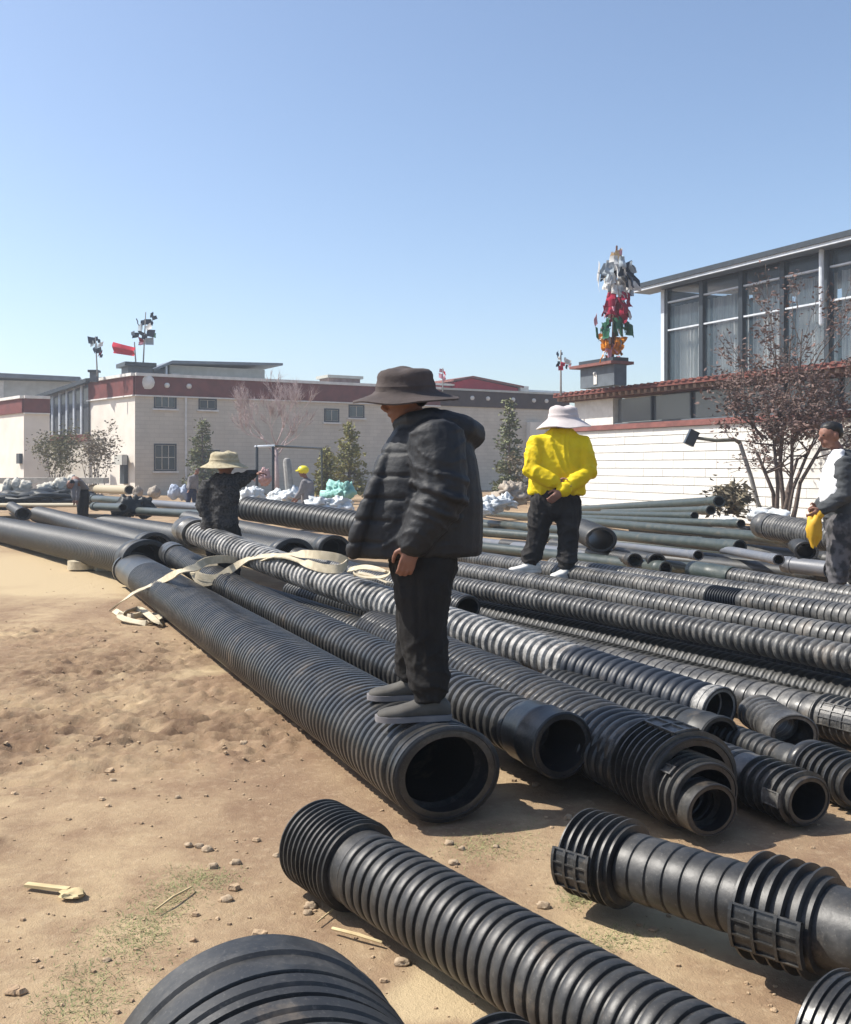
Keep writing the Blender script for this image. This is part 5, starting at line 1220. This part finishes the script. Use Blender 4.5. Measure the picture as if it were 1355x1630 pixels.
# --- worker at the right edge, facing left
D0 = 10.0
fw = Vector((-1, -.15, 0))
J = dict(head=m(1322,694), neck=m(1334,716), chest=m(1342,745), pelvis=m(1345,820),
         shL=m(1344,738,-.20), elL=m(1345,788,-.24), wrL=m(1308,812,-.22), shR=m(1340,738,.20), elR=m(1336,785,.24), wrR=m(1302,806,.15),
         hipL=m(1342,832,-.09), knL=m(1336,880,-.10), anL=m(1333,926,-.12), hipR=m(1346,832,.10), knR=m(1352,882,.12), anR=m(1358,928,.12))
tor = [(m(1342,826), .20, .165), (m(1342,818), .21, .18), (m(1341,790), .205, .175), (m(1341,760), .21, .17), (m(1342,738), .20, .15), (m(1340,722), .13, .10), (m(1338,715), .08, .08)]
person = human('worker in white shirt and open grey jacket at the right edge', m(1340,940), J, fw, dict(jacket='greyjkt', trousers='trouser_mid', shoe='shoe_white'), .016,
      face=Vector((-1,-.2,-.12)), torso=tor, seed=11, wide=1.12, section=(.09,.082,.066), leg=(.135,.115,.10), fold=.016, fine=.009,
      shoes={'L': (Vector((-1,-.1,0)), .36, .515), 'R': (Vector((-1,-.1,0)), .34, .515)})
g = G(); rs = []
for py, x0, x1, dp in ((800,1309,1340,.15),(790,1308,1340,.16),(770,1309,1341,.165),(745,1314,1342,.16),(728,1322,1342,.12),(716,1326,1342,.08)):
    c = m((x0+x1)/2, py, -.06); rs.append([c + Vector((math.cos(t)*(x1-x0)/2*D0/FPX, math.sin(t)*dp*1.15, 0)) for t in [2*math.pi*i/20 for i in range(20)]])
g.rings(rs); part('shirt', remesh(g, .016, 3, folds(.012, 9, 12, 3)), M['whiteshirt'], person, sharp=None)
hg = G(); hg.ell(m(1324,682), (.112,.092,.074), None, 14, 9); hg.ell(m(1333,688), (.060,.080,.072), None, 12, 8); part('hair', remesh(hg, .012, 2, folds(.006,30,30,1)), M['hair'], person, sharp=None)
g = G(); lump(g, m(1296,842,-.2), (.075,.07,.15), 4.4, .35, 16, 12); lump(g, m(1304,818,-.2), (.05,.05,.06), 8.4, .3, 12, 8); solo('yellow_bag', g, M['glove'], 'yellow-orange bag hanging from the hands of the worker at right', 'bag', sharp=60)

# --- pointing man in a straw hat among the pipes
D0 = 12.4
fw = Vector((.45, .9, 0))
J = dict(head=m(357,742), neck=m(355,757), chest=m(353,775), pelvis=m(350,835),
         shL=m(332,772), elL=m(321,806,-.05), wrL=m(336,838,-.12), shR=m(372,768), elR=m(391,760,.02), wrR=m(406,754,.05),
         hipL=m(340,846), knL=m(346,888,-.1), anL=m(344,930,.0), hipR=m(362,846), knR=m(370,888), anR=m(368,930))
tor = [(m(349,850), .25, .16), (m(349,842), .26, .17), (m(350,815), .22, .16), (m(352,790), .25, .16), (m(353,772), .24, .14), (m(354,760), .14, .11), (m(355,754), .09, .09)]
person = human('man in dark mottled jacket and straw hat pointing with one arm', m(352,945), J, fw, dict(jacket='camo', trousers='trouser_black', shoe='shoe_grey'), .018,
      face=Vector((.8,.6,-.1)), torso=tor, seed=21, wide=1.1, section=(.095,.075,.055), leg=(.15,.12,.11), fold=.022, fine=.012,
      hands={'L': (Vector((.8,0,-.4)), Vector((0,1,0)), Vector((0,0,1))), 'R': (Vector((1,.1,.1)), Vector((0,0,-1)), Vector((0,-1,.3)))},
      shoes={'L': (Vector((.5,.8,0)), .30, .02), 'R': (Vector((.5,.8,0)), .30, .02)})
part('hat', hat(m(357,736), Vector((1,.2,0)), Vector((-.06,-.05,1)).normalized(), .15, .13, .25, .055, .02, 6.0, .9, 1.05, .0), M['hat_straw'], person, sharp=40)

# --- small figures farther off
def small(label, D, J2, fw, mats, voxel=.025, hatmat=None, bulk=1.0, hatkind=None, section=(.08,.07,.055), leg=(.12,.10,.09)):
    global D0
    D0 = D; J = {k: (m(*v)) for k, v in J2.items()}
    f, s_, u = basis(fw)
    tor = [(J['pelvis']-(J['chest']-J['pelvis'])*.12, .20*bulk, .14*bulk), (J['pelvis'], .21*bulk, .15*bulk), (J['pelvis'].lerp(J['chest'],.5), .20*bulk, .15*bulk), (J['chest'], .21*bulk, .14*bulk), (J['chest'].lerp(J['neck'],.7), .12, .10), (J['neck'], .07, .07)]
    person = human(label, J['anL'].lerp(J['anR'], .5)-Vector((0,0,.08)), J, fw, mats, voxel, torso=tor, section=section, leg=leg, fold=.012, fine=.016, wide=1.1,
                   shoes={'L': (fw, .29, J['anL'].z-.08), 'R': (fw, .29, J['anR'].z-.08)})
    return person, J
p_, J = small('worker in yellow helmet and grey shirt bending over white sheeting', 27, dict(head=(483,752), neck=(487,761), chest=(490,768), pelvis=(490,797), shL=(484,768,-.2), elL=(479,782,-.2), wrL=(470,793,-.2), shR=(494,768,.2), elR=(484,784,.3), wrR=(474,795,.3),
      hipL=(488,802,-.1), knL=(487,822,-.1), anL=(488,841,-.1), hipR=(492,802,.1), knR=(493,822,.1), anR=(494,841,.1)), Vector((-1,-.2,0)), dict(jacket='greyshirt', trousers='trouser_mid', shoe='shoe_grey'), bulk=1.15)
hg = G(); hg.ell(J['head']+Vector((0,0,.07)), (.155,.13,.12), None, 16, 10); hg.tube([J['head']+Vector((-.12,-.08,.05)), J['head']+Vector((-.19,0,.045)), J['head']+Vector((-.12,.08,.05))], [.02,.025,.02], 8)
part('helmet', hg, M['helmet'], p_, sharp=40)
p_, J = small('man in grey top bending over the pipes beside the white sacks', 28, dict(head=(113,771,-.45), neck=(117,766,-.3), chest=(121,764,-.15), pelvis=(132,778,.25), shL=(119,768,-.35), elL=(117,782,-.4), wrL=(118,796,-.4), shR=(125,764,.05), elR=(124,780,-.05), wrR=(123,796,-.1),
      hipL=(130,785,.15), knL=(128,812,0), anL=(130,838,.1), hipR=(135,785,.3), knR=(135,812,.2), anR=(137,838,.3)), Vector((-.8,-.6,0)), dict(jacket='greyshirt', trousers='trouser_black', shoe='shoe_grey'), bulk=1.1)
hg = G(); hg.ell(J['head']+Vector((0,.02,.04)), (.10,.11,.10), None, 12, 8); part('hair', hg, M['hair'], p_)
p_, J = small('person in grey top and navy trousers stooping behind the straw hat man', 43, dict(head=(314,750,-.2), neck=(311,755), chest=(308,760), pelvis=(305,776), shL=(303,760,-.2), elL=(303,770,-.2), wrL=(300,780,-.3), shR=(312,761,.2), elR=(314,771,.1), wrR=(314,781,0),
      hipL=(302,779,-.1), knL=(301,792,-.1), anL=(299,803,-.1), hipR=(308,779,.1), knR=(309,792,.1), anR=(310,803,.1)), Vector((.6,-.5,0)), dict(jacket='greyshirt', trousers='navy', shoe='shoe_white'), bulk=1.15)
hg = G(); hg.ell(J['head']+Vector((0,.02,.04)), (.10,.11,.10), None, 12, 8); part('hair', hg, M['hair'], p_)

# ------------------------------------------------------------------ air
g = G(); g.box((0, 55, 7.0), 190, 150, 16.2)
hz = bpy.data.materials.new('thin_haze'); hz.use_nodes = True; n = hz.node_tree.nodes; l = hz.node_tree.links
n.remove(n['Principled BSDF']); pv = n.new('ShaderNodeVolumePrincipled'); pv.inputs['Color'].default_value = (.86,.92,1,1); pv.inputs['Density'].default_value = .0014; pv.inputs['Anisotropy'].default_value = .3
l.new(pv.outputs[0], n['Material Output'].inputs['Volume'])
o = bpy.data.objects.new('haze', mesh('haze', g, hz, smooth=False)); C.objects.link(o); tag(o, 'thin pale haze over the whole site', 'haze', kind='stuff')
